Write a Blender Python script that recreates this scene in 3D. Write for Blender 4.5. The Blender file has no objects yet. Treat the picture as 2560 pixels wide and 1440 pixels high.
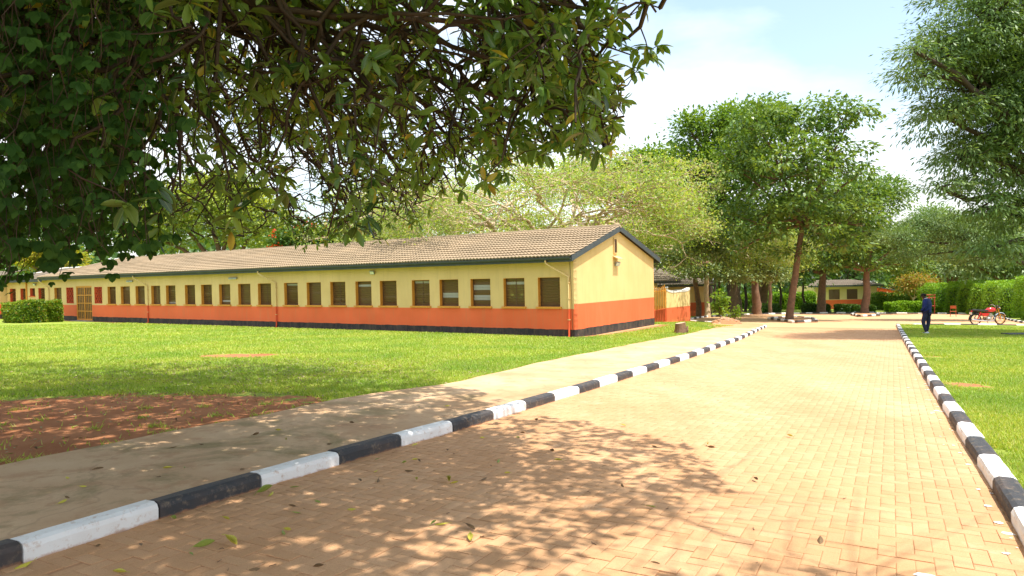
import bpy, math, random
import numpy as np
from mathutils import Vector, Matrix
from mathutils.geometry import delaunay_2d_cdt
sc = bpy.context.scene
COL = sc.collection
PI = math.pi
# ------------------------------------------------------------------ camera
PITCH, ROLL, F, CAMH = .0146, .0215, 1743., 1.6
def _rot(d):
    c, s = math.cos(PITCH), math.sin(PITCH)
    return Vector((d[0], d[1]*c + d[2]*s, -d[1]*s + d[2]*c))
cam = bpy.data.cameras.new('camera'); camo = bpy.data.objects.new('camera', cam); COL.objects.link(camo)
_cr, _sr = math.cos(ROLL), math.sin(ROLL)
_r, _u, _f = _rot((_cr, 0, -_sr)), _rot((_sr, 0, _cr)), _rot((0, 1, 0))
camo.matrix_world = Matrix(((_r.x, _u.x, -_f.x, 0), (_r.y, _u.y, -_f.y, 0), (_r.z, _u.z, -_f.z, CAMH), (0, 0, 0, 1)))
cam.sensor_width = 36; cam.lens = F/2560*36; cam.clip_start = .05; cam.clip_end = 3000
sc.camera = camo
# ------------------------------------------------------------------ light
SUN_AZ, SUN_EL = math.radians(122), math.radians(69)
w = bpy.data.worlds.new('World'); sc.world = w; w.use_nodes = True
nt = w.node_tree; nt.nodes.clear()
out = nt.nodes.new('ShaderNodeOutputWorld'); bg = nt.nodes.new('ShaderNodeBackground')
sky = nt.nodes.new('ShaderNodeTexSky'); sky.sky_type = 'NISHITA'; sky.sun_disc = False
sky.sun_elevation = SUN_EL; sky.sun_rotation = SUN_AZ; sky.air_density = 1.2; sky.dust_density = 2.0
tc = nt.nodes.new('ShaderNodeTexCoord'); mp = nt.nodes.new('ShaderNodeMapping'); mp.inputs['Scale'].default_value = (1.0, 1.0, 2.6)
mp.inputs['Location'].default_value = (.35, .2, 0)
nz = nt.nodes.new('ShaderNodeTexNoise'); nz.inputs['Scale'].default_value = 1.7; nz.inputs['Detail'].default_value = 7; nz.inputs['Roughness'].default_value = .52
rp = nt.nodes.new('ShaderNodeValToRGB'); rp.color_ramp.elements[0].position = .38; rp.color_ramp.elements[1].position = .64
rp.color_ramp.elements[0].color = (.06, .06, .06, 1)
mx = nt.nodes.new('ShaderNodeMix'); mx.data_type = 'RGBA'; mx.inputs['B'].default_value = (5.5, 5.6, 5.7, 1)
bg.inputs['Strength'].default_value = .15
L = nt.links.new
L(tc.outputs['Generated'], mp.inputs['Vector']); L(mp.outputs[0], nz.inputs['Vector']); L(nz.outputs['Fac'], rp.inputs[0])
L(rp.outputs[0], mx.inputs['Factor']); L(sky.outputs[0], mx.inputs['A']); L(mx.outputs['Result'], bg.inputs['Color']); L(bg.outputs[0], out.inputs[0])
sl = bpy.data.lights.new('sun', 'SUN'); sl.energy = 3.7; sl.angle = math.radians(.53); sl.color = (1, .945, .85)
so = bpy.data.objects.new('sun', sl); COL.objects.link(so)
_s = Vector((math.sin(SUN_AZ)*math.cos(SUN_EL), math.cos(SUN_AZ)*math.cos(SUN_EL), math.sin(SUN_EL)))
so.rotation_euler = _s.to_track_quat('Z', 'Y').to_euler()
sc.view_settings.view_transform = 'Standard'; sc.view_settings.look = 'None'
sc.view_settings.exposure = .98; sc.view_settings.gamma = 1; sc.view_settings.use_curve_mapping = False
sc.render.engine = 'CYCLES'
sc.cycles.max_bounces = 7; sc.cycles.diffuse_bounces = 4; sc.cycles.transparent_max_bounces = 8; sc.cycles.transmission_bounces = 4
sc.cycles.caustics_reflective = False; sc.cycles.caustics_refractive = False

# ------------------------------------------------------------------ terrain and picture-to-ground authoring helpers
def g(x, y):
    a = .0158 + .008/(1+np.exp(-np.clip(x, -60, 60)/3.))
    yy = 115 - np.logaddexp(0, (115-y)/4.)*4
    yy = np.where(y < 60, y, yy)
    return -a*x - .0264*yy + .2*np.exp(-((x-6.2)**2+(y-34.8)**2)/18.)
def ray(px, py):
    a, b = px-1280, py-720
    return _rot(((a*_cr-b*_sr)/F, 1, -(a*_sr+b*_cr)/F))
def at(px, py, h=0.):
    d = ray(px, py); t = 10.
    for i in range(120):
        x, y, z = d.x*t, d.y*t, CAMH+d.z*t
        t = t-(z-(float(g(x, y))+h))/(d.z+.0264+.02*d.x)
    return Vector((d.x*t, d.y*t, CAMH+d.z*t))
def pt(px, py, Y):
    d = ray(px, py); t = Y/d.y
    return Vector((d.x*t, Y, CAMH+d.z*t))
def gp(x, y, h=0.): return Vector((x, y, float(g(x, y))+h))

# ------------------------------------------------------------------ materials
def new_mat(name):
    m = bpy.data.materials.new(name); m.use_nodes = True; t = m.node_tree
    return m, t, t.nodes['Principled BSDF'], t.nodes['Material Output']
def N(t, typ, **k):
    n = t.nodes.new(typ)
    for a, v in k.items():
        if a in n.inputs.keys(): n.inputs[a].default_value = v
        else: setattr(n, a, v)
    return n
def mixc(t, fac, a, b, mode='MIX'):
    n = t.nodes.new('ShaderNodeMix'); n.data_type = 'RGBA'; n.blend_type = mode
    for s, v in (('Factor', fac), ('A', a), ('B', b)):
        if isinstance(v, bpy.types.NodeSocket): t.links.new(v, n.inputs[s])
        elif s == 'Factor': n.inputs[s].default_value = v
        else: n.inputs[s].default_value = (*v[:3], 1)
    return n.outputs['Result']
def noise(t, vec, scale, detail=4, rough=.55, dist=0.):
    n = N(t, 'ShaderNodeTexNoise', Scale=scale, Detail=detail, Roughness=rough, Distortion=dist); t.links.new(vec, n.inputs['Vector']); return n.outputs['Fac']
def ramp(t, src, p0, p1, a=(0, 0, 0), b=(1, 1, 1)):
    r = t.nodes.new('ShaderNodeValToRGB'); e = r.color_ramp.elements
    e[0].position = p0; e[1].position = p1; e[0].color = (*a, 1); e[1].color = (*b, 1); t.links.new(src, r.inputs[0]); return r.outputs[0]
def math_(t, op, a, b=0., c=0.):
    n = t.nodes.new('ShaderNodeMath'); n.operation = op
    for i, v in enumerate((a, b, c)):
        if isinstance(v, bpy.types.NodeSocket): t.links.new(v, n.inputs[i])
        else: n.inputs[i].default_value = v
    return n.outputs[0]
def coord(t, kind='Object'): return N(t, 'ShaderNodeTexCoord').outputs[kind]
def bump(t, p, h, strength, dist=.02):
    b = N(t, 'ShaderNodeBump', Strength=strength, Distance=dist); t.links.new(h, b.inputs['Height']); t.links.new(b.outputs[0], p.inputs['Normal'])
def mat(name, c1, c2=None, scale=4., rough=.8, bmp=0., spec=.3, metal=0., rnd=0., world=False):
    m, t, p, o = new_mat(name)
    v = N(t, 'ShaderNodeNewGeometry').outputs['Position'] if world else coord(t)
    c2 = c2 or tuple(x*.8 for x in c1)
    f = ramp(t, noise(t, v, scale, 6, .6), .32, .68)
    col = mixc(t, f, c1, c2)
    if rnd:
        oi = N(t, 'ShaderNodeObjectInfo').outputs['Random']; gi = N(t, 'ShaderNodeNewGeometry').outputs['Random Per Island']
        r = math_(t, 'FRACT', math_(t, 'ADD', oi, gi))
        col = mixc(t, 1., col, ramp(t, r, 0, 1, (1-rnd,)*3, (1, 1, 1)), 'MULTIPLY')
    t.links.new(col, p.inputs['Base Color'])
    p.inputs['Roughness'].default_value = rough; p.inputs['Specular IOR Level'].default_value = spec; p.inputs['Metallic'].default_value = metal
    if bmp: bump(t, p, noise(t, v, scale*6, 5, .65), bmp)
    return m
def leafmat(name, cols, rough=.45, trans=.35, spec=.35):
    m, t, p, o = new_mat(name)
    r = t.nodes.new('ShaderNodeValToRGB'); e = r.color_ramp.elements
    while len(e) < len(cols): e.new(.5)
    for i, c in enumerate(cols):
        e[i].position = c[1] if len(c) == 2 else i/(len(cols)-1); e[i].color = (*(c[0] if len(c) == 2 else c), 1)
    t.links.new(N(t, 'ShaderNodeNewGeometry').outputs['Random Per Island'], r.inputs[0])
    col = mixc(t, ramp(t, noise(t, coord(t), .45, 3), .35, .7), r.outputs[0], mixc(t, 1., r.outputs[0], (.62, .8, .75), 'MULTIPLY'))
    t.links.new(col, p.inputs['Base Color']); p.inputs['Roughness'].default_value = rough; p.inputs['Specular IOR Level'].default_value = spec
    tr = t.nodes.new('ShaderNodeBsdfTranslucent'); t.links.new(mixc(t, 1., col, (1.5, 1.35, .45), 'MULTIPLY'), tr.inputs['Color'])
    ms = N(t, 'ShaderNodeMixShader'); ms.inputs[0].default_value = trans
    t.links.new(p.outputs[0], ms.inputs[1]); t.links.new(tr.outputs[0], ms.inputs[2]); t.links.new(ms.outputs[0], o.inputs[0])
    return m
def wallmat(name, stripe, yellow, orange, black):
    m, t, p, o = new_mat(name)
    v = coord(t); z = N(t, 'ShaderNodeSeparateXYZ'); t.links.new(v, z.inputs[0]); z = z.outputs[2]
    dirt = ramp(t, noise(t, v, .9, 6, .6), .3, .75, (1, 1, 1), (.93, .90, .84))
    col = mixc(t, math_(t, 'GREATER_THAN', z, stripe), orange, yellow)
    zb = math_(t, 'ADD', z, math_(t, 'MULTIPLY', math_(t, 'SUBTRACT', noise(t, v, 2.2, 4), .5), .07))
    blk = mixc(t, ramp(t, noise(t, v, 2.5, 5), .35, .75), black, tuple(b*1.9+.015*i for i, b in zip((2, 1, 0), black)))
    col = mixc(t, math_(t, 'LESS_THAN', zb, .335), col, blk)
    col = mixc(t, 1., col, dirt, 'MULTIPLY')
    mp_ = N(t, 'ShaderNodeMapping'); t.links.new(v, mp_.inputs[0]); mp_.inputs['Scale'].default_value = (2.2, 2.2, .22)
    stk = ramp(t, noise(t, mp_.outputs[0], 2.4, 6, .7), .50, .74, (0, 0, 0), (.24, .24, .24)); col = mixc(t, stk, col, (.40, .27, .14))
    pat = ramp(t, noise(t, v, .38, 3, .5), .42, .62, (.95, .95, .93), (1.03, 1.03, 1.05)); col = mixc(t, 1., col, pat, 'MULTIPLY')
    spl = math_(t, 'MULTIPLY', ramp(t, noise(t, v, 11, 6, .75), .55, .70), ramp(t, z, .0, .30, (.75, .75, .75), (0, 0, 0)))
    col = mixc(t, spl, col, (.42, .2, .09))
    t.links.new(col, p.inputs['Base Color']); p.inputs['Roughness'].default_value = .75; p.inputs['Specular IOR Level'].default_value = .25
    bump(t, p, noise(t, v, 30, 4), .15, .01)
    return m
YEL, ORA, BLK = (.77, .55, .25), (.84, .165, .062), (.028, .03, .033)
M = {}
M['wall'] = wallmat('front_wall_paint', 1.12, YEL, ORA, BLK)
M['gable'] = wallmat('gable_wall_paint', 1.30, YEL, ORA, BLK)
M['wall_b'] = wallmat('other_wall_paint', 1.20, (.72, .56, .25), (.68, .14, .05), BLK)
M['yellow'] = mat('yellow_paint', YEL, scale=2, bmp=.1)
M['ochre'] = mat('ochre_trim_paint', (.74, .33, .05), (.62, .26, .04), 3, .6)
M['redtrim'] = mat('red_orange_paint', (.78, .12, .04), (.6, .09, .03), 3, .6)
M['slate'] = mat('slate_fascia_paint', (.07, .083, .09), (.05, .06, .066), 2, .55)
M['white'] = mat('white_paint', (.78, .78, .75), (.66, .63, .57), 5, .7, .2)
M['brownframe'] = mat('brown_window_frame', (.16, .085, .04), (.1, .055, .03), 5, .5)
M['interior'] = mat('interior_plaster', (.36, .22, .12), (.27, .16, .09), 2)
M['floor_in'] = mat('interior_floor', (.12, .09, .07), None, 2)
M['soffit'] = mat('eave_soffit', (.18, .13, .09), None, 3)
M['bark'] = mat('rough_brown_bark', (.22, .13, .075), (.11, .07, .045), 5, .9, .8)
M['barkred'] = mat('reddish_bark', (.24, .135, .08), (.13, .08, .05), 4, .9, .7)
M['barkpale'] = mat('pale_bark', (.56, .44, .29), (.42, .31, .19), 3, .85, .5)
M['barkdark'] = mat('dark_bark', (.075, .05, .034), (.045, .032, .024), 6, .9, .6)
M['twig'] = mat('brown_twig', (.085, .05, .032), (.05, .032, .022), 8, .8, .3)
M['steel'] = mat('bare_steel', (.5, .5, .5), (.4, .4, .4), 8, .3, metal=.9)
M['black'] = mat('black_rubber', (.018, .018, .018), (.03, .028, .026), 10, .6)
M['seat'] = mat('black_vinyl', (.02, .02, .021), None, 10, .38, spec=.5)
M['grey'] = mat('grey_plastic', (.30, .31, .30), None, 6, .5)
M['lens'] = mat('pale_lens', (.75, .78, .74), None, 6, .2, spec=.6)
M['redpaint'] = mat('red_tank_paint', (.55, .012, .02), (.5, .01, .018), 3, .18, spec=.7)
M['gold'] = mat('gold_fork', (.62, .34, .06), None, 4, .35, metal=.5)
M['chrome'] = mat('chrome', (.75, .75, .74), None, 4, .14, metal=1.)
M['orangeplastic'] = mat('orange_plastic', (.52, .13, .045), None, 4, .45)
M['rust'] = mat('rusty_red_metal', (.45, .09, .04), (.3, .07, .035), 5, .7)
M['rock'] = mat('earth_covered_rock', (.38, .2, .1), (.5, .36, .24), 6, .95, .8)
M['concrete'] = mat('grey_concrete', (.42, .38, .32), (.3, .27, .22), 4, .9, .4)

def soilmat(name, c1, c2, world=True):
    m, t, p, o = new_mat(name); v = N(t, 'ShaderNodeNewGeometry').outputs['Position']
    col = mixc(t, ramp(t, noise(t, v, .8, 8, .65), .3, .7), c1, c2)
    col = mixc(t, ramp(t, noise(t, v, 22, 4, .6), .62, .7), col, tuple(x*.55 for x in c1))
    t.links.new(col, p.inputs['Base Color']); p.inputs['Roughness'].default_value = .95; p.inputs['Specular IOR Level'].default_value = .1
    bump(t, p, noise(t, v, 9, 8, .7), .6, .03)
    return m
M['soil'] = soilmat('red_soil', (.36, .155, .075), (.46, .22, .11))
M['palesoil'] = soilmat('pale_soil', (.56, .32, .17), (.48, .25, .12))

def lawnmat(name):
    m, t, p, o = new_mat(name); v = N(t, 'ShaderNodeNewGeometry').outputs['Position']
    gr = mixc(t, ramp(t, noise(t, v, .35, 5, .6), .35, .68), (.26, .345, .045), (.40, .43, .085))
    gr = mixc(t, ramp(t, noise(t, v, 16, 5, .7), .35, .7), gr, (.13, .21, .025))
    so_ = mixc(t, ramp(t, noise(t, v, 1.2, 7, .65), .3, .7), (.33, .125, .052), (.44, .20, .095))
    a = N(t, 'ShaderNodeAttribute', attribute_name='soil').outputs['Fac']
    k = math_(t, 'ADD', a, math_(t, 'MULTIPLY', math_(t, 'SUBTRACT', noise(t, v, 1.6, 8, .7), .5), 1.25))
    f = ramp(t, k, .44, .6)
    f2 = math_(t, 'MULTIPLY', f, ramp(t, math_(t, 'ADD', noise(t, v, 3.2, 6, .7), math_(t, 'MULTIPLY', math_(t, 'SUBTRACT', a, .85), .5)), .38, .46))
    t.links.new(mixc(t, f2, gr, so_), p.inputs['Base Color'])
    p.inputs['Roughness'].default_value = .95; p.inputs['Specular IOR Level'].default_value = .1
    bump(t, p, noise(t, v, 14, 8, .75), .8, .05)
    return m
M['lawn'] = lawnmat('lawn_ground')

def brickmat(name):
    m, t, p, o = new_mat(name); v = N(t, 'ShaderNodeNewGeometry').outputs['Position']
    oi = N(t, 'ShaderNodeObjectInfo').outputs['Random']; gi = N(t, 'ShaderNodeNewGeometry').outputs['Random Per Island']
    r = math_(t, 'FRACT', math_(t, 'ADD', oi, gi))
    col = mixc(t, r, (.58, .335, .175), (.66, .41, .235))
    col = mixc(t, ramp(t, noise(t, v, .55, 6, .6), .35, .72), col, (.58, .325, .165))
    col = mixc(t, 1., col, ramp(t, noise(t, v, 130, 3, .8), .35, .7, (.80, .78, .75), (1.06, 1.06, 1.06)), 'MULTIPLY')
    wt = math_(t, 'MULTIPLY', ramp(t, noise(t, v, 1.1, 6, .7), .62, .70), .3)
    col = mixc(t, wt, col, (.68, .57, .42))
    mpb = N(t, 'ShaderNodeMapping'); t.links.new(v, mpb.inputs[0]); mpb.inputs['Rotation'].default_value = (0, 0, .5); mpb.inputs['Scale'].default_value = (1, .22, 1)
    col = mixc(t, 1., col, ramp(t, noise(t, mpb.outputs[0], .9, 5, .6), .35, .65, (.88, .86, .83), (1.04, 1.04, 1.04)), 'MULTIPLY')
    col = mixc(t, ramp(t, noise(t, v, 2.7, 8, .75), .66, .74, (0, 0, 0), (.35, .35, .35)), col, (.30, .17, .09))
    t.links.new(col, p.inputs['Base Color']); p.inputs['Roughness'].default_value = .88; p.inputs['Specular IOR Level'].default_value = .2
    bump(t, p, noise(t, v, 90, 4, .8), .25, .004)
    return m
M['brick'] = brickmat('clay_paver')
def farbrick(name):
    m, t, p, o = new_mat(name); v = N(t, 'ShaderNodeNewGeometry').outputs['Position']
    mpn = N(t, 'ShaderNodeMapping'); t.links.new(v, mpn.inputs[0]); mpn.inputs['Rotation'].default_value = (0, 0, .499)
    b = N(t, 'ShaderNodeTexBrick', Scale=1.0); b.inputs['Brick Width'].default_value = .2; b.inputs['Row Height'].default_value = .1; b.inputs['Mortar Size'].default_value = .006
    b.inputs['Color1'].default_value = (.56, .335, .18, 1); b.inputs['Color2'].default_value = (.62, .39, .215, 1); b.inputs['Mortar'].default_value = (.47, .29, .15, 1)
    t.links.new(mpn.outputs[0], b.inputs[0])
    col = mixc(t, ramp(t, noise(t, v, .5, 6, .6), .3, .7), b.outputs[0], (.55, .32, .16))
    t.links.new(col, p.inputs['Base Color']); p.inputs['Roughness'].default_value = .9; p.inputs['Specular IOR Level'].default_value = .2
    return m
M['farbrick'] = farbrick('distant_pavers')
M['joint'] = mat('joint_sand', (.46, .25, .125), (.40, .205, .10), 3, .95, world=True)
def concretepath(name):
    m, t, p, o = new_mat(name); v = N(t, 'ShaderNodeNewGeometry').outputs['Position']
    col = mixc(t, ramp(t, noise(t, v, .7, 7, .62), .35, .66), (.60, .425, .26), (.46, .28, .15))
    alg = ramp(t, noise(t, v, .9, 8, .7, .4), .50, .62)
    y = N(t, 'ShaderNodeSeparateXYZ'); t.links.new(v, y.inputs[0])
    alg = math_(t, 'MULTIPLY', alg, ramp(t, math_(t, 'MULTIPLY', y.outputs[1], .05), .4, .7, (.75, .75, .75), (.1, .1, .1)))
    col = mixc(t, ramp(t, noise(t, v, 2.6, 8, .7, .3), .52, .60, (0, 0, 0), (.6, .6, .6)), col, (.42, .24, .125))
    col = mixc(t, alg, col, (.22, .18, .075))
    col = mixc(t, ramp(t, noise(t, v, 40, 4, .8), .6, .75), col, (.3, .2, .12))
    vo = N(t, 'ShaderNodeTexVoronoi', feature='DISTANCE_TO_EDGE', Scale=.45); t.links.new(v, vo.inputs[0])
    wv = N(t, 'ShaderNodeTexNoise', Scale=3.); 
    t.links.new(v, wv.inputs[0]); mv = N(t, 'ShaderNodeVectorMath', operation='ADD'); t.links.new(v, mv.inputs[0])
    sc_ = N(t, 'ShaderNodeVectorMath', operation='SCALE', Scale=.35); t.links.new(wv.outputs['Color'], sc_.inputs[0]); t.links.new(sc_.outputs[0], mv.inputs[1]); t.links.new(mv.outputs[0], vo.inputs[0])
    ck = math_(t, 'MULTIPLY', ramp(t, vo.outputs['Distance'], .002, .006, (1, 1, 1), (0, 0, 0)), .22)
    col = mixc(t, ck, col, (.13, .085, .05))
    t.links.new(col, p.inputs['Base Color']); p.inputs['Roughness'].default_value = .9; p.inputs['Specular IOR Level'].default_value = .2
    bump(t, p, noise(t, v, 12, 8, .75), .45, .015)
    return m
M['path'] = concretepath('worn_concrete')
def kerbmat(name, c, wear, amt):
    m, t, p, o = new_mat(name); v = N(t, 'ShaderNodeNewGeometry').outputs['Position']; ob = coord(t)
    z = N(t, 'ShaderNodeSeparateXYZ'); t.links.new(ob, z.inputs[0])
    f = ramp(t, noise(t, v, 14, 8, .75), .60-amt*.06, .68)
    col = mixc(t, f, c, wear)
    low = math_(t, 'ADD', z.outputs[2], math_(t, 'MULTIPLY', math_(t, 'SUBTRACT', noise(t, v, 11, 5, .7), .5), .06))
    col = mixc(t, ramp(t, low, .008, .03, (.8, .8, .8), (0, 0, 0)), col, (.42, .2, .09))
    col = mixc(t, ramp(t, noise(t, v, 2.5, 5, .6), .45, .8, (0, 0, 0), (.5, .5, .5)), col, tuple(x*.7+y*.3 for x, y in zip(c, (.40, .22, .12))))
    t.links.new(col, p.inputs['Base Color']); p.inputs['Roughness'].default_value = .7; p.inputs['Specular IOR Level'].default_value = .3
    bump(t, p, noise(t, v, 30, 6, .7), .5, .008)
    return m
M['kwhite'] = kerbmat('white_kerb_paint', (.80, .80, .78), (.55, .42, .33), 1.)
M['kblack'] = kerbmat('black_kerb_paint', (.045, .046, .05), (.18, .14, .10), 1.3)
def tilemat(name, c1, c2):
    m, t, p, o = new_mat(name); v = coord(t)
    col = mixc(t, ramp(t, noise(t, v, .7, 7, .65), .3, .7), c1, c2)
    col = mixc(t, ramp(t, noise(t, v, 9, 4, .7), .55, .75), col, tuple(x*.6 for x in c2))
    t.links.new(col, p.inputs['Base Color']); p.inputs['Roughness'].default_value = .85; p.inputs['Specular IOR Level'].default_value = .25
    bump(t, p, noise(t, v, 60, 3), .2, .005)
    return m
M['tile'] = tilemat('stone_chip_roof', (.35, .26, .165), (.255, .195, .125))
M['tilegrey'] = tilemat('grey_roof', (.27, .22, .165), (.20, .165, .125))
def glassmat(name):
    m, t, p, o = new_mat(name)
    p.inputs['Base Color'].default_value = (.21, .115, .055, 1); p.inputs['Roughness'].default_value = .28; p.inputs['Specular IOR Level'].default_value = .6
    tr = t.nodes.new('ShaderNodeBsdfTransparent'); tr.inputs[0].default_value = (.62, .58, .5, 1)
    ms = N(t, 'ShaderNodeMixShader'); ms.inputs[0].default_value = .38
    t.links.new(p.outputs[0], ms.inputs[1]); t.links.new(tr.outputs[0], ms.inputs[2]); t.links.new(ms.outputs[0], o.inputs[0])
    return m
M['glass'] = glassmat('louvre_glass')
M['skin'] = mat('dark_skin', (.055, .03, .02), None, 5, .5)
M['hair'] = mat('black_hair', (.012, .011, .01), None, 5, .8)
M['jacket'] = mat('navy_blue_jacket', (.014, .03, .16), (.01, .022, .12), 5, .75, .3)
M['trouser'] = mat('dark_blue_trousers', (.03, .036, .075), (.022, .026, .055), 5, .8, .3)
M['shoe'] = mat('pale_shoe', (.62, .66, .76), None, 5, .5)
# leaves (random per leaf island)
M['l_ficus'] = leafmat('ficus_leaf', [((.14, .235, .055), 0.), ((.195, .295, .062), .45), ((.27, .37, .07), .85), ((.24, .33, .06), .93), ((.50, .36, .05), .98)], .34, .38, .5)
M['l_vine'] = leafmat('vine_leaf', [(.032, .075, .016), (.048, .105, .02), (.08, .155, .03)], .6, .4, .12)
M['l_main'] = leafmat('dark_glossy_leaf', [(.10, .175, .038), (.145, .235, .048), (.21, .31, .06), (.24, .31, .05)], .4, .3, .4)
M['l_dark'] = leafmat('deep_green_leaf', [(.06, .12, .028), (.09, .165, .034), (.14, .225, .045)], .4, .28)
M['l_mid'] = leafmat('mid_green_leaf', [(.12, .20, .03), (.17, .27, .04), (.23, .34, .05)], .5, .35)
M['l_bright'] = leafmat('bright_green_leaf', [(.12, .21, .022), (.18, .29, .03), (.25, .36, .042)], .5, .4)
M['l_pale'] = leafmat('pale_spring_leaf', [(.24, .37, .06), (.33, .44, .09), (.44, .51, .16), (.46, .42, .24)], .5, .45)
M['l_olive'] = leafmat('grey_olive_leaf', [(.18, .25, .09), (.26, .33, .13), (.35, .42, .19)], .45, .3, .5)
M['l_yellow'] = leafmat('yellow_leaf', [(.32, .34, .03), (.45, .38, .03), (.26, .32, .03), (.5, .3, .05)], .5, .4)
M['l_hill'] = leafmat('golden_green_leaf', [(.26, .33, .06), (.35, .40, .075), (.44, .47, .10)], .55, .35)
M['l_feather'] = leafmat('feathery_leaf', [(.11, .18, .055), (.155, .235, .075), (.22, .31, .10)], .45, .3)
M['l_hedge'] = leafmat('hedge_leaf', [(.17, .33, .025), (.26, .44, .035), (.36, .52, .05)], .45, .35)
M['l_bushtop'] = leafmat('bush_leaf', [((.10, .19, .012), 0), ((.2, .3, .02), .6), ((.32, .36, .03), .9), ((.40, .2, .04), 1.)], .45, .35)
M['l_croton'] = leafmat('croton_leaf', [(.16, .26, .03), (.36, .30, .06), (.45, .18, .06), (.2, .3, .03)], .5, .35)
M['flower'] = leafmat('red_orange_flower', [(.75, .05, .02), (.85, .12, .03)], .5, .3)
M['grassblade'] = leafmat('grass_blade', [(.24, .37, .04), (.36, .47, .06), (.46, .53, .10), (.56, .50, .20)], .55, .35, .25)
M['litter'] = leafmat('dry_leaf', [(.16, .10, .05), (.30, .21, .12), (.40, .33, .2), (.2, .19, .05)], .7, .15)
M['fl_yellow'] = mat('yellowing_leaf', (.58, .47, .06), (.38, .36, .05), 30, .5)
M['fl_green'] = mat('green_fallen_leaf', (.28, .34, .06), (.20, .25, .045), 30, .5)
M['fl_brown'] = mat('brown_fallen_leaf', (.13, .085, .045), (.20, .12, .05), 30, .7)

# ------------------------------------------------------------------ object helpers
def props(o, label=None, cat=None, group=None, kind=None):
    if label: o['label'] = label
    if cat: o['category'] = cat
    if group: o['group'] = group
    if kind: o['kind'] = kind
    return o
def empty(name, loc, label=None, cat=None, group=None, rz=0., kind=None):
    o = bpy.data.objects.new(name, None); COL.objects.link(o); o.location = loc; o.rotation_euler = (0, 0, rz); o.empty_display_size = .2
    return props(o, label, cat, group, kind)
def fast_mesh(name, V, Fc, smooth=False):
    """V (n,3) array, Fc list of (k,m) int arrays of faces with m corners"""
    me = bpy.data.meshes.new(name); V = np.asarray(V, np.float32)
    Fc = [np.asarray(f, np.int32) for f in Fc if len(f)]
    me.vertices.add(len(V)); me.vertices.foreach_set('co', V.ravel())
    idx = np.concatenate([f.ravel() for f in Fc]); tot = np.concatenate([np.full(len(f), f.shape[1], np.int32) for f in Fc])
    st = np.concatenate([[0], np.cumsum(tot)[:-1]]).astype(np.int32)
    me.loops.add(len(idx)); me.loops.foreach_set('vertex_index', idx)
    me.polygons.add(len(tot)); me.polygons.foreach_set('loop_start', st)
    try: me.polygons.foreach_set('loop_total', tot)
    except Exception: pass
    if smooth: me.polygons.foreach_set('use_smooth', np.ones(len(tot), bool))
    me.update(calc_edges=True); me.validate()
    return me
def link(name, me, m, parent=None, loc=(0, 0, 0), **k):
    o = bpy.data.objects.new(name, me); COL.objects.link(o)
    if m is not None and len(me.materials) == 0: me.materials.append(m)
    o.location = loc
    if parent: o.parent = parent
    return props(o, **k)
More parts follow.
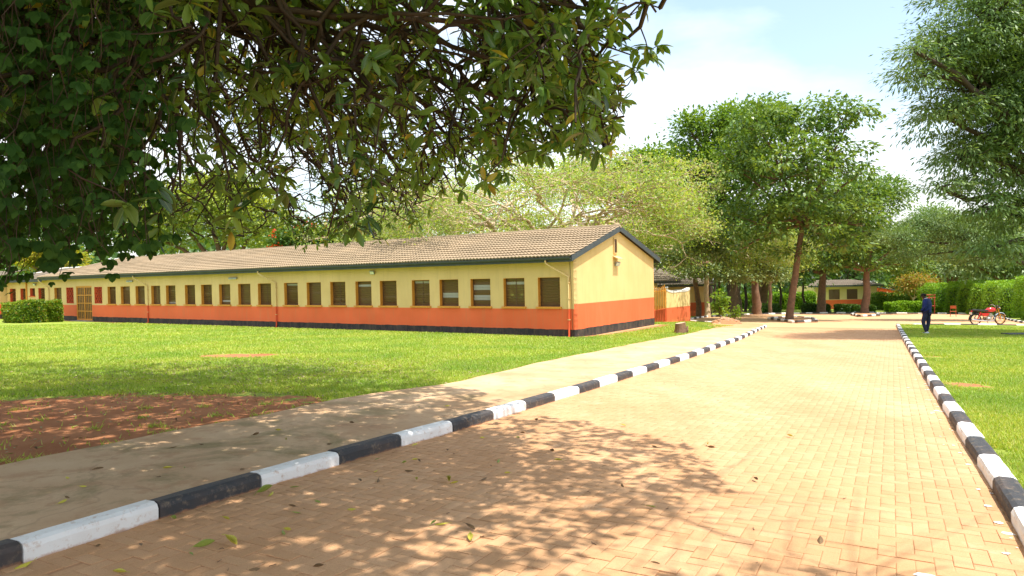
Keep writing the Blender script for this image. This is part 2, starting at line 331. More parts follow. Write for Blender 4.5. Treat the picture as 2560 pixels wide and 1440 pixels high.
class G:
    def __init__(s): s.v = []; s.f = []
    def add(s, V, Fs):
        b = len(s.v); s.v += [tuple(map(float, p)) for p in V]; s.f += [tuple(b+i for i in f) for f in Fs]; return s
    def box(s, lo, hi, R=None, c=None):
        V = [(x, y, z) for z in (lo[2], hi[2]) for y in (lo[1], hi[1]) for x in (lo[0], hi[0])]
        if R is not None: V = [tuple(R @ Vector(p) + Vector(c)) for p in V]
        return s.add(V, [(0, 2, 3, 1), (4, 5, 7, 6), (0, 1, 5, 4), (2, 6, 7, 3), (0, 4, 6, 2), (1, 3, 7, 5)])
    def tube(s, P, r, n=8, cap=True):
        P = [Vector(p) for p in P]; k = len(P)
        r = [r]*k if not hasattr(r, '__len__') else list(r)
        up = Vector((0, 0, 1)); V = []; Fs = []
        d0 = (P[1]-P[0]).normalized(); a = d0.orthogonal().normalized()
        for i in range(k):
            d = (P[min(i+1, k-1)]-P[max(i-1, 0)]).normalized()
            a = (a-d*a.dot(d)); a = a.normalized() if a.length > 1e-6 else d.orthogonal().normalized(); b = d.cross(a)
            for j in range(n):
                t = 2*PI*j/n; V.append(P[i]+a*(math.cos(t)*r[i])+b*(math.sin(t)*r[i]))
        for i in range(k-1):
            for j in range(n): Fs.append((i*n+j, i*n+(j+1) % n, (i+1)*n+(j+1) % n, (i+1)*n+j))
        if cap: Fs.append(tuple(range(n-1, -1, -1))); Fs.append(tuple(range((k-1)*n, k*n)))
        return s.add(V, Fs)
    def ell(s, c, r, n=10, m=7, R=None):
        V = [(0, 0, -1)]
        for i in range(1, m):
            p = -PI/2+PI*i/m
            for j in range(n): t = 2*PI*j/n; V.append((math.cos(p)*math.cos(t), math.cos(p)*math.sin(t), math.sin(p)))
        V.append((0, 0, 1)); Fs = []
        for j in range(n): Fs.append((0, 1+(j+1) % n, 1+j)); Fs.append((len(V)-1, 1+(m-2)*n+j, 1+(m-2)*n+(j+1) % n))
        for i in range(m-2):
            for j in range(n): a = 1+i*n+j; b = 1+i*n+(j+1) % n; Fs.append((a, b, b+n, a+n))
        V = [Vector((p[0]*r[0], p[1]*r[1], p[2]*r[2])) for p in V]
        if R is not None: V = [R @ p for p in V]
        return s.add([p+Vector(c) for p in V], Fs)
    def torus(s, c, axis, R_, r, n=24, m=8):
        axis = Vector(axis).normalized(); a = axis.orthogonal().normalized(); b = axis.cross(a); V = []; Fs = []
        for i in range(n):
            t = 2*PI*i/n; d = a*math.cos(t)+b*math.sin(t)
            for j in range(m):
                q = 2*PI*j/m; V.append(Vector(c)+d*(R_+r*math.cos(q))+axis*(r*math.sin(q)))
        for i in range(n):
            for j in range(m): Fs.append((i*m+j, ((i+1) % n)*m+j, ((i+1) % n)*m+(j+1) % m, i*m+(j+1) % m))
        return s.add(V, Fs)
    def build(s, name, m, parent=None, origin=(0, 0, 0), smooth=False, **k):
        me = bpy.data.meshes.new(name); o_ = Vector(origin)
        me.from_pydata([tuple(Vector(p)-o_) for p in s.v], [], s.f)
        if smooth:
            me.polygons.foreach_set('use_smooth', [True]*len(me.polygons))
            try: me.set_sharp_from_angle(angle=math.radians(45))
            except Exception: pass
        me.update()
        return link(name, me, m, parent, (0, 0, 0) if parent else origin, **k)

def pip(x, y, poly):
    x = np.asarray(x, float); y = np.asarray(y, float); ins = np.zeros(x.shape, bool); n = len(poly)
    for i in range(n):
        x0, y0 = poly[i][:2]; x1, y1 = poly[i-1][:2]
        c = ((y0 > y) != (y1 > y)) & (x < (x1-x0)*(y-y0)/((y1-y0)+1e-12)+x0); ins ^= c
    return ins
def dist_line(x, y, poly):
    d = np.full(np.shape(x), 1e9)
    for (x0, y0), (x1, y1) in zip([p[:2] for p in poly[:-1]], [p[:2] for p in poly[1:]]):
        L2 = (x1-x0)**2+(y1-y0)**2+1e-9; t = np.clip(((x-x0)*(x1-x0)+(y-y0)*(y1-y0))/L2, 0, 1)
        d = np.minimum(d, np.hypot(x-x0-t*(x1-x0), y-y0-t*(y1-y0)))
    return d
def sheet(name, poly, h, m, step=1., attr=None, fine=None, **k):
    """a ground sheet that follows the terrain inside a polygon"""
    xs = [p[0] for p in poly]; ys = [p[1] for p in poly]
    gx, gy = np.meshgrid(np.arange(min(xs), max(xs), step), np.arange(min(ys), max(ys), step)); gx = gx.ravel(); gy = gy.ravel()
    if fine:
        fx, fy = np.meshgrid(np.arange(max(min(xs), fine[0]), min(max(xs), fine[1]), fine[4]), np.arange(max(min(ys), fine[2]), min(max(ys), fine[3]), fine[4]))
        gx = np.concatenate([gx, fx.ravel()+.013]); gy = np.concatenate([gy, fy.ravel()+.017])
    kp = pip(gx, gy, poly) & (dist_line(gx, gy, list(poly)+[poly[0]]) > step*.3 if not fine else dist_line(gx, gy, list(poly)+[poly[0]]) > fine[4]*.4)
    gx = gx[kp]; gy = gy[kp]; n = len(poly)
    vs = [Vector(p[:2]) for p in poly]+[Vector((float(a), float(b))) for a, b in zip(gx, gy)]
    V, E, Fc, *_ = delaunay_2d_cdt(vs, [(i, (i+1) % n) for i in range(n)], [], 1, 1e-5)
    V = np.array([(v.x, v.y) for v in V]); z = g(V[:, 0], V[:, 1])+h
    Fc = np.array([f for f in Fc if len(f) == 3])
    a = V[Fc[:, 0]]; b = V[Fc[:, 1]]; c = V[Fc[:, 2]]
    flip = ((b-a)[:, 0]*(c-a)[:, 1]-(b-a)[:, 1]*(c-a)[:, 0]) < 0; Fc[flip] = Fc[flip][:, ::-1]
    me = fast_mesh(name, np.column_stack([V, z]), [Fc], True)
    if attr:
        at_ = me.attributes.new('soil', 'FLOAT', 'POINT'); at_.data.foreach_set('value', attr(V[:, 0], V[:, 1]).astype(np.float32))
    return link(name, me, m, **k)
def offs(line, d):
    """offset a polyline to its left by d"""
    o = []
    for i, p in enumerate(line):
        a = line[max(i-1, 0)]; b = line[min(i+1, len(line)-1)]; tx, ty = b[0]-a[0], b[1]-a[1]; l = math.hypot(tx, ty)
        o.append((p[0]-ty/l*d, p[1]+tx/l*d))
    return o
def smooth_line(P, step):
    """Catmull-Rom resample"""
    P = [np.array(p[:2], float) for p in P]; Q = [2*P[0]-P[1]]+P+[2*P[-1]-P[-2]]; o = []
    for i in range(1, len(Q)-2):
        n = max(2, int(np.linalg.norm(Q[i+1]-Q[i])/step*2))
        for j in range(n):
            t = j/n; a, b, c, d = Q[i-1], Q[i], Q[i+1], Q[i+2]
            o.append(.5*((2*b)+(-a+c)*t+(2*a-5*b+4*c-d)*t*t+(-a+3*b-3*c+d)*t**3))
    o.append(P[-1]); o = np.array(o); s = np.concatenate([[0], np.cumsum(np.hypot(*np.diff(o, axis=0).T))])
    n = max(2, int(round(s[-1]/step))); q = np.linspace(0, s[-1], n+1)
    return [(float(np.interp(t, s, o[:, 0])), float(np.interp(t, s, o[:, 1]))) for t in q]

# ------------------------------------------------------------------ ground, road, paths
A = lambda *p: tuple(at(*p)[:2])
kerbL_raw = [(-6.6, -3.2), (-4.6, .85)]+[A(*p) for p in [(190, 1370), (523, 1265), (928, 1142), (1178, 1070), (1346, 1018), (1464, 982), (1554, 953), (1640, 925), (1720, 899), (1760, 885), (1821, 862), (1851, 851), (1888, 833), (1917, 819)]]
kerbL = smooth_line(kerbL_raw, .92)
kerbR_raw = [(-1.6, -4.), (.72, -.1)]+[A(*p) for p in [(2560, 1373), (2462, 1198), (2396, 1090), (2327, 973), (2285, 900), (2257, 850), (2240, 815)]]
kerbR = smooth_line(kerbR_raw, .92)
pathE = [(-9.8, -3.2), (-7.2, 1.5)]+[A(*p) for p in [(0, 1190), (210, 1146), (430, 1100), (650, 1056), (860, 1010), (1000, 990), (1130, 970), (1300, 928), (1500, 885), (1640, 856), (1790, 824)]]
pathE = smooth_line(pathE, .7)
rr = random.Random(5)
pathE = [(x+rr.uniform(-.05, .05), y+rr.uniform(-.05, .05)) for x, y in pathE]
lawnback = smooth_line([A(2240, 815), A(2400, 815), A(2560, 817), (32., 36.6), (40, 33)], .92)
far_raw = [A(*p) for p in [(1729, 799), (1775, 793), (1850, 788), (1960, 785.5), (2050, 784), (2160, 784), (2290, 785), (2400, 785.5), (2440, 788)]]+[(37, 53), A(2560, 809), (31.5, 40), (37.5, 37)]
farkerb = smooth_line(far_raw, .92)
larm = [A(1902, 824), A(1850, 817), A(1790, 811), A(1727, 806), A(1690, 803)]
roadpoly = kerbL+larm[1:]+[A(1690, 796)]+farkerb+[(44, 35), (40, 33)]+lawnback[::-1][1:]+kerbR[::-1][1:]
def soil_l(x, y):
    ins = pip(x, y, UP); dd = dist_line(x, y, UP+[UP[0]]); s = np.clip(.5+np.where(ins, dd, -dd)*.6, 0, 1.5)
    c = at(600, 894); s = np.maximum(s, 1.25*np.exp(-(((x-c.x)/1.5)**2+((y-c.y)/.85)**2)))
    c = at(960, 905); s = np.maximum(s, .62*np.exp(-(((x-c.x)/1.6)**2+((y-c.y)/.5)**2)))
    c = at(820, 915); s = np.maximum(s, .62*np.exp(-(((x-c.x)/2.2)**2+((y-c.y)/.5)**2)))
    db = dist_line(x, y, [BL(-60, -.05)[:2], BL(.05, -.05)[:2], BL(.05, 9.)[:2]]); s = np.maximum(s, 1.25*np.exp(-(db/.42)**2))
    s = np.maximum(s, 1.3*np.exp(-(((x-12)/1.8)**2+((y-37.5)/1.9)**2)))
    return s
UP = [A(-200, 1010), A(0, 1003), A(300, 988), A(600, 985), A(800, 996), A(900, 1015), A(600, 1100), A(0, 1230), (-8, 0), (-16, 0)]
BC = (2.33, 26.33); BAZ = -.9742
ux, uy = -math.sin(BAZ), -math.cos(BAZ)        # along the front, to the right
vx, vy = math.cos(BAZ), -math.sin(BAZ)         # into the building
BZ = CAMH-2.35
def BL(s, t=0., z=0.): return (BC[0]+ux*s+vx*t, BC[1]+uy*s+vy*t, BZ+z)
def soil_r(x, y):
    d = dist_line(x, y, kerbR); s = .62*np.exp(-(d/.35)**2)
    for px, py, a, b, k in ((2400, 972, .6, .9, .95), (2330, 900, .8, 1.6, .7), (2500, 1150, .4, .5, .8)):
        c = at(px, py); s = np.maximum(s, k*np.exp(-(((x-c.x)/a)**2+((y-c.y)/b)**2)))
    return s
FAR = 900
sheet('ground', [(-FAR, -60), (FAR, -60), (FAR, FAR), (-FAR, FAR)], -.10, M['lawn'], 40., attr=lambda x, y: .45+0*x, fine=(-90, 110, 0, 150, 5.), kind='structure')
sheet('road', roadpoly, .0085, M['joint'], 1.5, kind='structure')
road = bpy.data.objects['road']
lawnLpoly = pathE+[A(1830, 818), A(1850, 815)]+larm[2:]+[(9, 60), (-75, 75), (-75, -6), (-14, -6)]
sheet('lawn', lawnLpoly, .05, M['lawn'], 1.5, attr=soil_l, fine=(-26, 16, 3, 42, .42), kind='structure')
lawnRpoly = offs(kerbR, -.12)+lawnback[1:]+[(46, 20), (30, -6), (4, -6)]
sheet('lawn', lawnRpoly, .07, M['lawn'], 1.5, attr=soil_r, fine=(0, 24, 2, 38, .42), kind='structure')
bpy.data.objects['lawn.001'].name = 'lawn.001'
pathpoly = offs(kerbL, .08)+[A(1870, 826)]+pathE[::-1]
pth = sheet('footpath', pathpoly, .095, M['path'], .6, kind='structure')
gg = G()
for i in range(len(pathE)-1):     # exposed slab edge down into the lawn
    p, q = pathE[i], pathE[i+1]; gg.add([gp(*p, .095), gp(*q, .095), gp(*q, -.05), gp(*p, -.05)], [(0, 1, 2, 3)])
gg.build('slab_edge', M['path'], pth)
soilsheet = sheet('verge_soil', [A(1795, 824), A(1867, 827), A(1917, 819), A(1905, 813), A(1850, 809), A(1790, 809), A(1770, 818)], .075, M['palesoil'], .8, kind='structure')

# kerbs: every painted stone is a part
def stone_mesh(name, m, L_, seed):
    r = random.Random(seed); W, H = .17, .135; prof = [(0, -.12), (0, H-.045), (.012, H-.015), (.045, H), (W-.03, H), (W, H-.02), (W, -.12)]
    V = []; Fs = []; n = len(prof); K = 4
    for i in range(K+1):
        x = -L_/2+L_*i/K; x += (.006 if i == 0 else -.006 if i == K else 0)
        for (a, b) in prof: V.append((x, a+r.uniform(-.003, .003), b+r.uniform(-.003, .003)))
    for i in range(K):
        for j in range(n-1): Fs.append((i*n+j, (i+1)*n+j, (i+1)*n+j+1, i*n+j+1))
    Fs.append(tuple(range(n))); Fs.append(tuple(K*n+j for j in reversed(range(n))))
    me = bpy.data.meshes.new(name); me.from_pydata(V, [], [f[::-1] for f in Fs]); me.materials.append(m); me.update(); return me
KM = {c: [stone_mesh('kerb_stone', M[c], .92, i) for i in range(3)] for c in ('kwhite', 'kblack')}
def kerb(line, label, start=0, flip=False, raise_=0.):
    root = empty('kerb', (*line[0], float(g(*line[0]))), kind='structure'); root['label'] = label
    for i in range(len(line)-1):
        a, b = gp(*line[i], raise_), gp(*line[i+1], raise_); c = (a+b)/2; d = b-a; L_ = d.length; d.normalize()
        if flip: d = -d
        lat = Vector((-d.y, d.x, 0)).normalized(); up = d.cross(lat).normalized()
        o = bpy.data.objects.new('kerb_stone', KM['kwhite' if (i+start) % 2 == 0 else 'kblack'][i % 3]); COL.objects.link(o); o.parent = root
        R = Matrix((d, lat, up)).transposed().to_4x4(); rz = Matrix.Rotation(rr.uniform(-.012, .012), 4, 'Z')
        o.matrix_world = Matrix.Translation(c-Vector(root.location)) @ R @ rz @ Matrix.Diagonal((L_/.92, 1, 1+rr.uniform(-.06, .06), 1))
    return root
# left kerb: find the parity so that the stone from x=190 to 523 is white
iw = min(range(len(kerbL)-1), key=lambda i: abs((kerbL[i][0]+kerbL[i+1][0])/2-(-2.58))+abs((kerbL[i][1]+kerbL[i+1][1])/2-4.88))
kerb(kerbL, 'black and white kerb between road and concrete path', start=iw % 2)
iw = min(range(len(kerbR)-1), key=lambda i: abs((kerbR[i][0]+kerbR[i+1][0])/2-3.35)+abs((kerbR[i][1]+kerbR[i+1][1])/2-4.65))
kerb(kerbR[::-1], 'black and white kerb along the right lawn', start=(len(kerbR)-2-iw) % 2)
kerb(lawnback[1:][::-1], 'kerb at the far edge of the right lawn', 0, flip=False)
kerb(farkerb, 'black and white kerb along the far side of the junction', 0)
kerb(smooth_line([A(1790, 809.5), A(1727, 805)], .92), 'short kerb at the end of the left lawn', 0)

# herringbone pavers
TH = math.atan2(.88, .48); ex, ey = (math.cos(TH-PI/2), math.sin(TH-PI/2)), (math.cos(TH), math.sin(TH)); U = .1
R0 = gp(0, 0)
cells = []
ii, jj = np.meshgrid(np.arange(-90, 130), np.arange(0, 460)); ii = ii.ravel(); jj = jj.ravel()
k4 = (ii-jj) % 4
hz = k4 == 0; vt = k4 == 3
cx = np.concatenate([(ii[hz]+1)*U, (ii[vt]+.5)*U]); cy = np.concatenate([(jj[hz]+.5)*U, (jj[vt]+1)*U]); isv = np.concatenate([np.zeros(hz.sum(), bool), np.ones(vt.sum(), bool)])
wx = cx*ex[0]+cy*ey[0]; wy = cx*ex[1]+cy*ey[1]
wpoly = offs(kerbL, .06)+larm[1:]+[A(1690, 796)]+farkerb+[(44, 35), (40, 33)]+lawnback[::-1][1:]+offs(kerbR, -.06)[::-1][1:]
keep = pip(wx, wy, wpoly) & (wy > 1.2) & (wy < 35) & (np.abs(wx) < wy*.78+1.5)
wx, wy, isv = wx[keep], wy[keep], isv[keep]
order = np.argsort(wy*1.0+np.maximum(0, np.abs(wx/wy)-.72)*300); wx, wy, isv = wx[order], wy[order], isv[order]
br = np.random.RandomState(3)
# the nearest rows in view start where the picture's lower edge meets the road
vis = (wy > 3.7) & (np.abs(wx)/wy < .74); first = np.where(vis)[0][:300]; sel = np.zeros(len(wx), bool); sel[first] = True
Lb, Wb, J = .2, .1, .0035
prof = np.array([(-1, -1, 0, 0), (1, -1, 0, 0), (1, 1, 0, 0), (-1, 1, 0, 0)], float)
def brick_arrays(wx, wy, isv, r):
    n = len(wx); hl = Lb/2-J/2; hw = Wb/2-J/2; ch = .005
    sg = np.array([(-1, -1), (1, -1), (1, 1), (-1, 1)], float)
    lo = sg*[hl, hw]; hi = sg*[hl-ch, hw-ch]
    P = np.concatenate([lo, lo, hi])                       # bottom ring, shoulder ring, top ring
    Z = np.array([-.02]*4+[.0115]*4+[.0135]*4)
    c = np.where(isv[:, None, None], P[None, :, ::-1]*[-1, 1], P[None])
    ang = r.normal(0, .010, n); ca, sa = np.cos(ang)[:, None], np.sin(ang)[:, None]
    cx_, cy_ = c[..., 0]*ca-c[..., 1]*sa, c[..., 0]*sa+c[..., 1]*ca
    X = wx[:, None]+cx_*ex[0]+cy_*ey[0]; Y = wy[:, None]+cx_*ex[1]+cy_*ey[1]
    tz = r.normal(0, .0010, (n, 1))+r.normal(0, .007, (n, 1))*cx_+r.normal(0, .007, (n, 1))*cy_
    return X, Y, g(X, Y)+Z[None]+tz
BF = []
for a, b in ((0, 4), (4, 8)):
    for j in range(4): BF.append((a+j, a+(j+1) % 4, b+(j+1) % 4, b+j))
BF.append((8, 9, 10, 11)); BF = np.array(BF)
X, Y, Z = brick_arrays(wx[~sel], wy[~sel], isv[~sel], br); n = len(X)
V = np.stack([X, Y, Z], -1).reshape(-1, 3); Fc = (BF[None]+12*np.arange(n)[:, None, None]).reshape(-1, 4)
link('brick_paving', fast_mesh('brick_paving', V, [Fc]), M['brick'], road, kind='stuff')
bm_h = None
X, Y, Z = brick_arrays(np.zeros(1), np.zeros(1), np.zeros(1, bool), np.random.RandomState(0)); Z = Z-float(g(0, 0))
# one shared paver mesh in its own axes (long side along x)
hl = Lb/2-J/2; hw = Wb/2-J/2; ch = .005; sg = [(-1, -1), (1, -1), (1, 1), (-1, 1)]
bv = [(a*hl, b*hw, -.02) for a, b in sg]+[(a*hl, b*hw, .0115) for a, b in sg]+[(a*(hl-ch), b*(hw-ch), .0135) for a, b in sg]
bme = bpy.data.meshes.new('brick'); bme.from_pydata(bv, [], [tuple(map(int, f)) for f in BF]); bme.materials.append(M['brick']); bme.update()
for x, y, v_ in zip(wx[sel], wy[sel], isv[sel]):
    o = bpy.data.objects.new('brick', bme); COL.objects.link(o); o.parent = road
    d = Vector((*(ey if v_ else ex), 0)); e = .1
    d.z = (float(g(x+d.x*e, y+d.y*e))-float(g(x, y)))/e; d.normalize(); l = Vector((-d.y, d.x, 0)); l.z = (float(g(x+l.x*e, y+l.y*e))-float(g(x, y)))/e; l.normalize(); u = d.cross(l)
    o.matrix_world = Matrix.Translation(gp(x, y, br.normal(0, .0016))) @ Matrix((d, l, u)).transposed().to_4x4() @ Matrix.Rotation(br.normal(0, .01), 4, 'Z') @ Matrix.Rotation(br.normal(0, .008), 4, 'X')
farpoly = [p for p in roadpoly]
sheet('distant_paving', [(2.5, 34.9), (30, 34.9), (46, 31), (46, 75), (2.5, 75)] if False else None or [p for p in roadpoly if p[1] > 35.1]+[], .012, M['farbrick'], 1.5, kind='structure')
# splashes of kerb paint on the paving
gg = G(); r_ = random.Random(9)
for k in range(75):
    i = r_.randrange(5, 24); p = kerbR[i]; q = kerbR[i+1]; t = r_.random(); off = abs(r_.gauss(0, .07))+.015 if k > 6 else r_.uniform(.25, .6); s = r_.uniform(.008, .035) if k > 6 else r_.uniform(.02, .06)
    dx, dy = q[0]-p[0], q[1]-p[1]; l = math.hypot(dx, dy); x = p[0]+dx*t-dy/l*off; y = p[1]+dy*t+dx/l*off; n_ = 7
    vs = [gp(x+s*r_.uniform(.5, 1.3)*math.cos(6.283*j/n_)*1.3, y+s*r_.uniform(.5, 1.3)*math.sin(6.283*j/n_), .0185) for j in range(n_)]
    gg.add(vs, [tuple(range(n_))])
gg.build('paint_splash', M['white'], road, kind='stuff')

# ------------------------------------------------------------------ foliage machinery
def unit(v): return v/(np.linalg.norm(v, axis=-1, keepdims=True)+1e-9)
def leaves_quad(P, D, Nn, Lf, Wf, fold=.18):
    D = unit(D); S = unit(np.cross(D, Nn)); Nn = np.cross(S, D); Lf = Lf[:, None]; Wf = Wf[:, None]
    b = P; l = P+D*Lf*.5+S*Wf*.5+Nn*Wf*fold; t = P+D*Lf; r = P+D*Lf*.5-S*Wf*.5+Nn*Wf*fold
    V = np.stack([b, l, t, r], 1).reshape(-1, 3); n = len(P)
    return V, (np.array([0, 1, 2, 3])[None]+4*np.arange(n)[:, None])
def leaves_fine(P, D, Nn, Lf, Wf, fold=.22, curl=.12):
    D = unit(D); S = unit(np.cross(D, Nn)); Nn = np.cross(S, D); Lf = Lf[:, None]; Wf = Wf[:, None]
    def at_(t, w): return P+D*Lf*t+S*Wf*w+Nn*(Wf*abs(w)*fold*2-Lf*curl*t*t)
    V = np.stack([at_(0, 0), at_(.22, .36), at_(.6, .5), at_(.86, .3), at_(1, 0), at_(.86, -.3), at_(.6, -.5), at_(.22, -.36), at_(.22, 0), at_(.6, 0), at_(.86, 0)], 1).reshape(-1, 3)
    n = len(P); o = 11*np.arange(n)[:, None]
    q = np.array([[1, 2, 9, 8], [2, 3, 10, 9], [8, 9, 6, 7], [9, 10, 5, 6]]); t3 = np.array([[0, 1, 8], [3, 4, 10], [10, 4, 5], [8, 7, 0]])
    return V, (q[None]+o[:, None]).reshape(-1, 4), (t3[None]+o[:, None]).reshape(-1, 3)
class Tubes:
    def __init__(s): s.V = []; s.F = []; s.n = 0
    def add(s, P, r, n=6):
        P = np.asarray(P, float); k = len(P); r = np.asarray(r, float)*np.ones(k)
        T = unit(np.gradient(P, axis=0)); ref = np.array([.31, .2, .93]); a = unit(np.cross(T, ref)); b = np.cross(T, a); q = 2*PI*np.arange(n)/n
        V = P[:, None]+(a[:, None]*np.cos(q)[None, :, None]+b[:, None]*np.sin(q)[None, :, None])*r[:, None, None]
        i = np.arange(k-1)[:, None]*n; j = np.arange(n)[None]; j2 = (j+1) % n
        Fq = np.stack([i+j, i+j2, i+n+j2, i+n+j], -1).reshape(-1, 4)+s.n
        s.V.append(V.reshape(-1, 3)); s.F.append(Fq); s.n += k*n
    def mesh(s, name, smooth=True): return fast_mesh(name, np.concatenate(s.V), [np.concatenate(s.F)], smooth)
def wig(a, b, n, amp, r, sag=0.):
    t = np.linspace(0, 1, n)[:, None]; P = np.asarray(a)[None]*(1-t)+np.asarray(b)[None]*t
    w = np.cumsum(r.normal(0, 1, (n, 3)), 0); w -= w[0]+(w[-1]-w[0])*t; P = P+w*amp/math.sqrt(n)
    P[:, 2] += sag*4*(t*(1-t))[:, 0]
    return P
def LB(px, py, rpx, Y, rz=1., ry=1.):
    c = pt(px, py, Y); r = rpx*Y/F; return (np.array(c), np.array((r, r*ry, r*rz)))
def tree(name, label, base, lobes, fork=.45, tr=.3, leaf=(.2, .1), ncl=500, nlf=30, cr=.5, lm='l_mid', bark='bark', seed=1, cat='tree', group=None, droop=.3, bend=(0, 0), flat=.55, shell=.72, flowers=0, vis_limb=1., low=-.35, fkp=None):
    r = np.random.RandomState(seed); base = np.array(base, float); root = empty(name, base, label, cat, group)
    cs = np.array([l[0] for l in lobes]); mean = cs.mean(0); fk = base+(mean-base)*fork; fk[0] += bend[0]; fk[1] += bend[1]
    if fkp is not None: fk = np.array(fkp)
    T = Tubes(); tp = wig(base-[0, 0, .25], fk, 9, tr*.3, r); rad = np.interp(np.linspace(0, 1, 9), [0, .07, .2, 1], [tr*1.3, tr*1.08, tr, tr*.7]); T.add(tp, rad, 10)
    for c, rd in lobes:
        P = wig(fk, c, 7, .25*np.linalg.norm(c-fk)/4, r, .06*np.linalg.norm(c-fk)); T.add(P, np.linspace(tr*.55, tr*.18, 7), 7)
    W = np.array([l[1][0]*l[1][2] for l in lobes]); cnt = np.maximum(3, (ncl*W/W.sum())).astype(int)
    C = []; Dn = []
    for (c, rd), n in zip(lobes, cnt):
        d = unit(r.normal(0, 1, (n, 3))); d[:, 2] = np.where(d[:, 2] < low, -d[:, 2]*.6, d[:, 2]); d = unit(d)
        k = np.where(r.rand(n) < shell, r.uniform(.8, 1.08, n), r.uniform(.25, .8, n)); p = c+d*rd*k[:, None]; C.append(p); Dn.append(d)
        for q in p[:max(2, int(n*.16*vis_limb))]:
            m_ = c+(q-c)*.1; T.add(wig(m_, q, 5, .08*np.linalg.norm(q-c), r), np.linspace(tr*.15, tr*.035, 5), 4)
    C = np.concatenate(C); Dn = np.concatenate(Dn); n = len(C)
    sz = r.uniform(.6, 1.4, n)[:, None, None]
    off = r.normal(0, 1, (n, nlf, 3))*[cr, cr, cr*flat]*sz
    P = (C[:, None]+off).reshape(-1, 3)
    D = (Dn[:, None]*.5+unit(off)*.7+r.normal(0, .35, (n, nlf, 3))).reshape(-1, 3); D[:, 2] -= droop
    Nn = r.normal(0, .45, (len(P), 3))+[0, 0, 1]
    s = r.uniform(.65, 1.25, len(P)); V, Fq = leaves_quad(P, D, Nn, leaf[0]*s, leaf[1]*s)
    me = T.mesh('trunk'); me.transform(Matrix.Translation(-Vector(base))); link('trunk', me, M[bark], root)
    me = fast_mesh('crown', V-base, [Fq]); link('crown', me, M[lm], root)
    if flowers:
        ix = r.choice(n, flowers); pp = (C[ix][:, None]+Dn[ix][:, None]*cr*1.2+r.normal(0, cr*.3, (flowers, 12, 3))).reshape(-1, 3)
        V, Fq = leaves_quad(pp, r.normal(0, 1, pp.shape)+[0, 0, .5], r.normal(0, 1, pp.shape), np.full(len(pp), .26), np.full(len(pp), .2)); link('flowers', fast_mesh('flowers', V-base, [Fq]), M['flower'], root, kind='stuff')
    return root
def hedge(name, label, line, width, height, lm, n, seed, leaf=(.09, .05), base_h=.0, group=None, cat='hedge', round_=.15, wob=.08):
    """clipped hedge along a line: leafy shell over a dark core of twigs"""
    r = np.random.RandomState(seed); line = np.array([p[:2] for p in line], float); s = np.concatenate([[0], np.cumsum(np.hypot(*np.diff(line, axis=0).T))]); Lh = s[-1]
    c0 = gp(*line.mean(0)); root = empty(name, c0, label, cat, group)
    u = r.rand(n)*Lh; x = np.interp(u, s, line[:, 0]); y = np.interp(u, s, line[:, 1]); i = np.clip(np.searchsorted(s, u)-1, 0, len(line)-2)
    t = unit(line[i+1]-line[i]); nr = np.column_stack([-t[:, 1], t[:, 0]])
    hh = height*(1+wob*np.sin(u*1.3+seed)+wob*.6*np.sin(u*3.1+2*seed))
    k = r.rand(n); per = 2*height+width; q = k*per
    side = np.where(q < height, -1, np.where(q < height+width, 0, 1)); v_ = np.where(side == -1, q/height, np.where(side == 0, 1, 1-(q-height-width)/height)); a = np.where(side == 0, (q-height)/width*2-1, side)
    ed = np.clip((v_-(1-round_))/round_, 0, 1); a = np.where(side != 0, a*(1-.25*ed**2), a)
    endp = r.rand(n) < min(.3, width/Lh*.8); u2 = np.where(endp, np.where(r.rand(n) < .5, 0, Lh), u); a = np.where(endp, r.uniform(-1, 1, n), a); v_ = np.where(endp, r.rand(n), v_)
    x = np.interp(u2, s, line[:, 0]); y = np.interp(u2, s, line[:, 1])
    bul = 1+.12*np.sin(u2*2.3+v_*3+seed)
    P = np.column_stack([x+nr[:, 0]*a*width/2*bul, y+nr[:, 1]*a*width/2*bul, g(x, y)+base_h+v_*hh]); P += r.normal(0, .028, P.shape)*(1+height*.15)
    O = np.column_stack([nr*np.where(side == 0, 0, a)[:, None], np.where(side == 0, 1., .15)]); O = np.where(endp[:, None], r.normal(0, .6, (n, 3)), O)
    D = O+r.normal(0, .7, (n, 3)); Nn = O*.7+r.normal(0, .5, (n, 3))+[0, 0, .5]; sc_ = r.uniform(.7, 1.3, n)
    V, Fq = leaves_quad(P, D, Nn, leaf[0]*sc_, leaf[1]*sc_); link('foliage', fast_mesh('foliage', V-np.array(c0), [Fq]), M[lm], root)
    T = Tubes()
    for j in range(int(Lh*8)+6):
        uu = r.rand()*Lh; p = np.array([np.interp(uu, s, line[:, 0]), np.interp(uu, s, line[:, 1])])+r.normal(0, width*.12, 2); z = float(g(*p))
        T.add(wig((p[0], p[1], z-.05), (p[0]+r.normal(0, width*.2), p[1]+r.normal(0, width*.2), z+base_h+height*.9), 5, .08, r), np.linspace(.03, .008, 5), 4)
    me = T.mesh('stems'); me.transform(Matrix.Translation(-c0)); link('stems', me, M['barkdark'], root)
    # inner mass of deep green leaves so the hedge is not see-through
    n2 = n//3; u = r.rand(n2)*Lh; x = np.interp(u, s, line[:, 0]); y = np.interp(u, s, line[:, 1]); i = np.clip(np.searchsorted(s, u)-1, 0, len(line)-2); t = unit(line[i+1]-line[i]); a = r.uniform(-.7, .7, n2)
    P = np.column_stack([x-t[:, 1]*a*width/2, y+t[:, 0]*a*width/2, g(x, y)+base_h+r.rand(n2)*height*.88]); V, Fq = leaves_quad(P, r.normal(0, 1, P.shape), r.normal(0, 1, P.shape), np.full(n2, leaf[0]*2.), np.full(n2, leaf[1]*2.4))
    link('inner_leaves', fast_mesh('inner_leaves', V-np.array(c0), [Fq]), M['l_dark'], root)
    return root

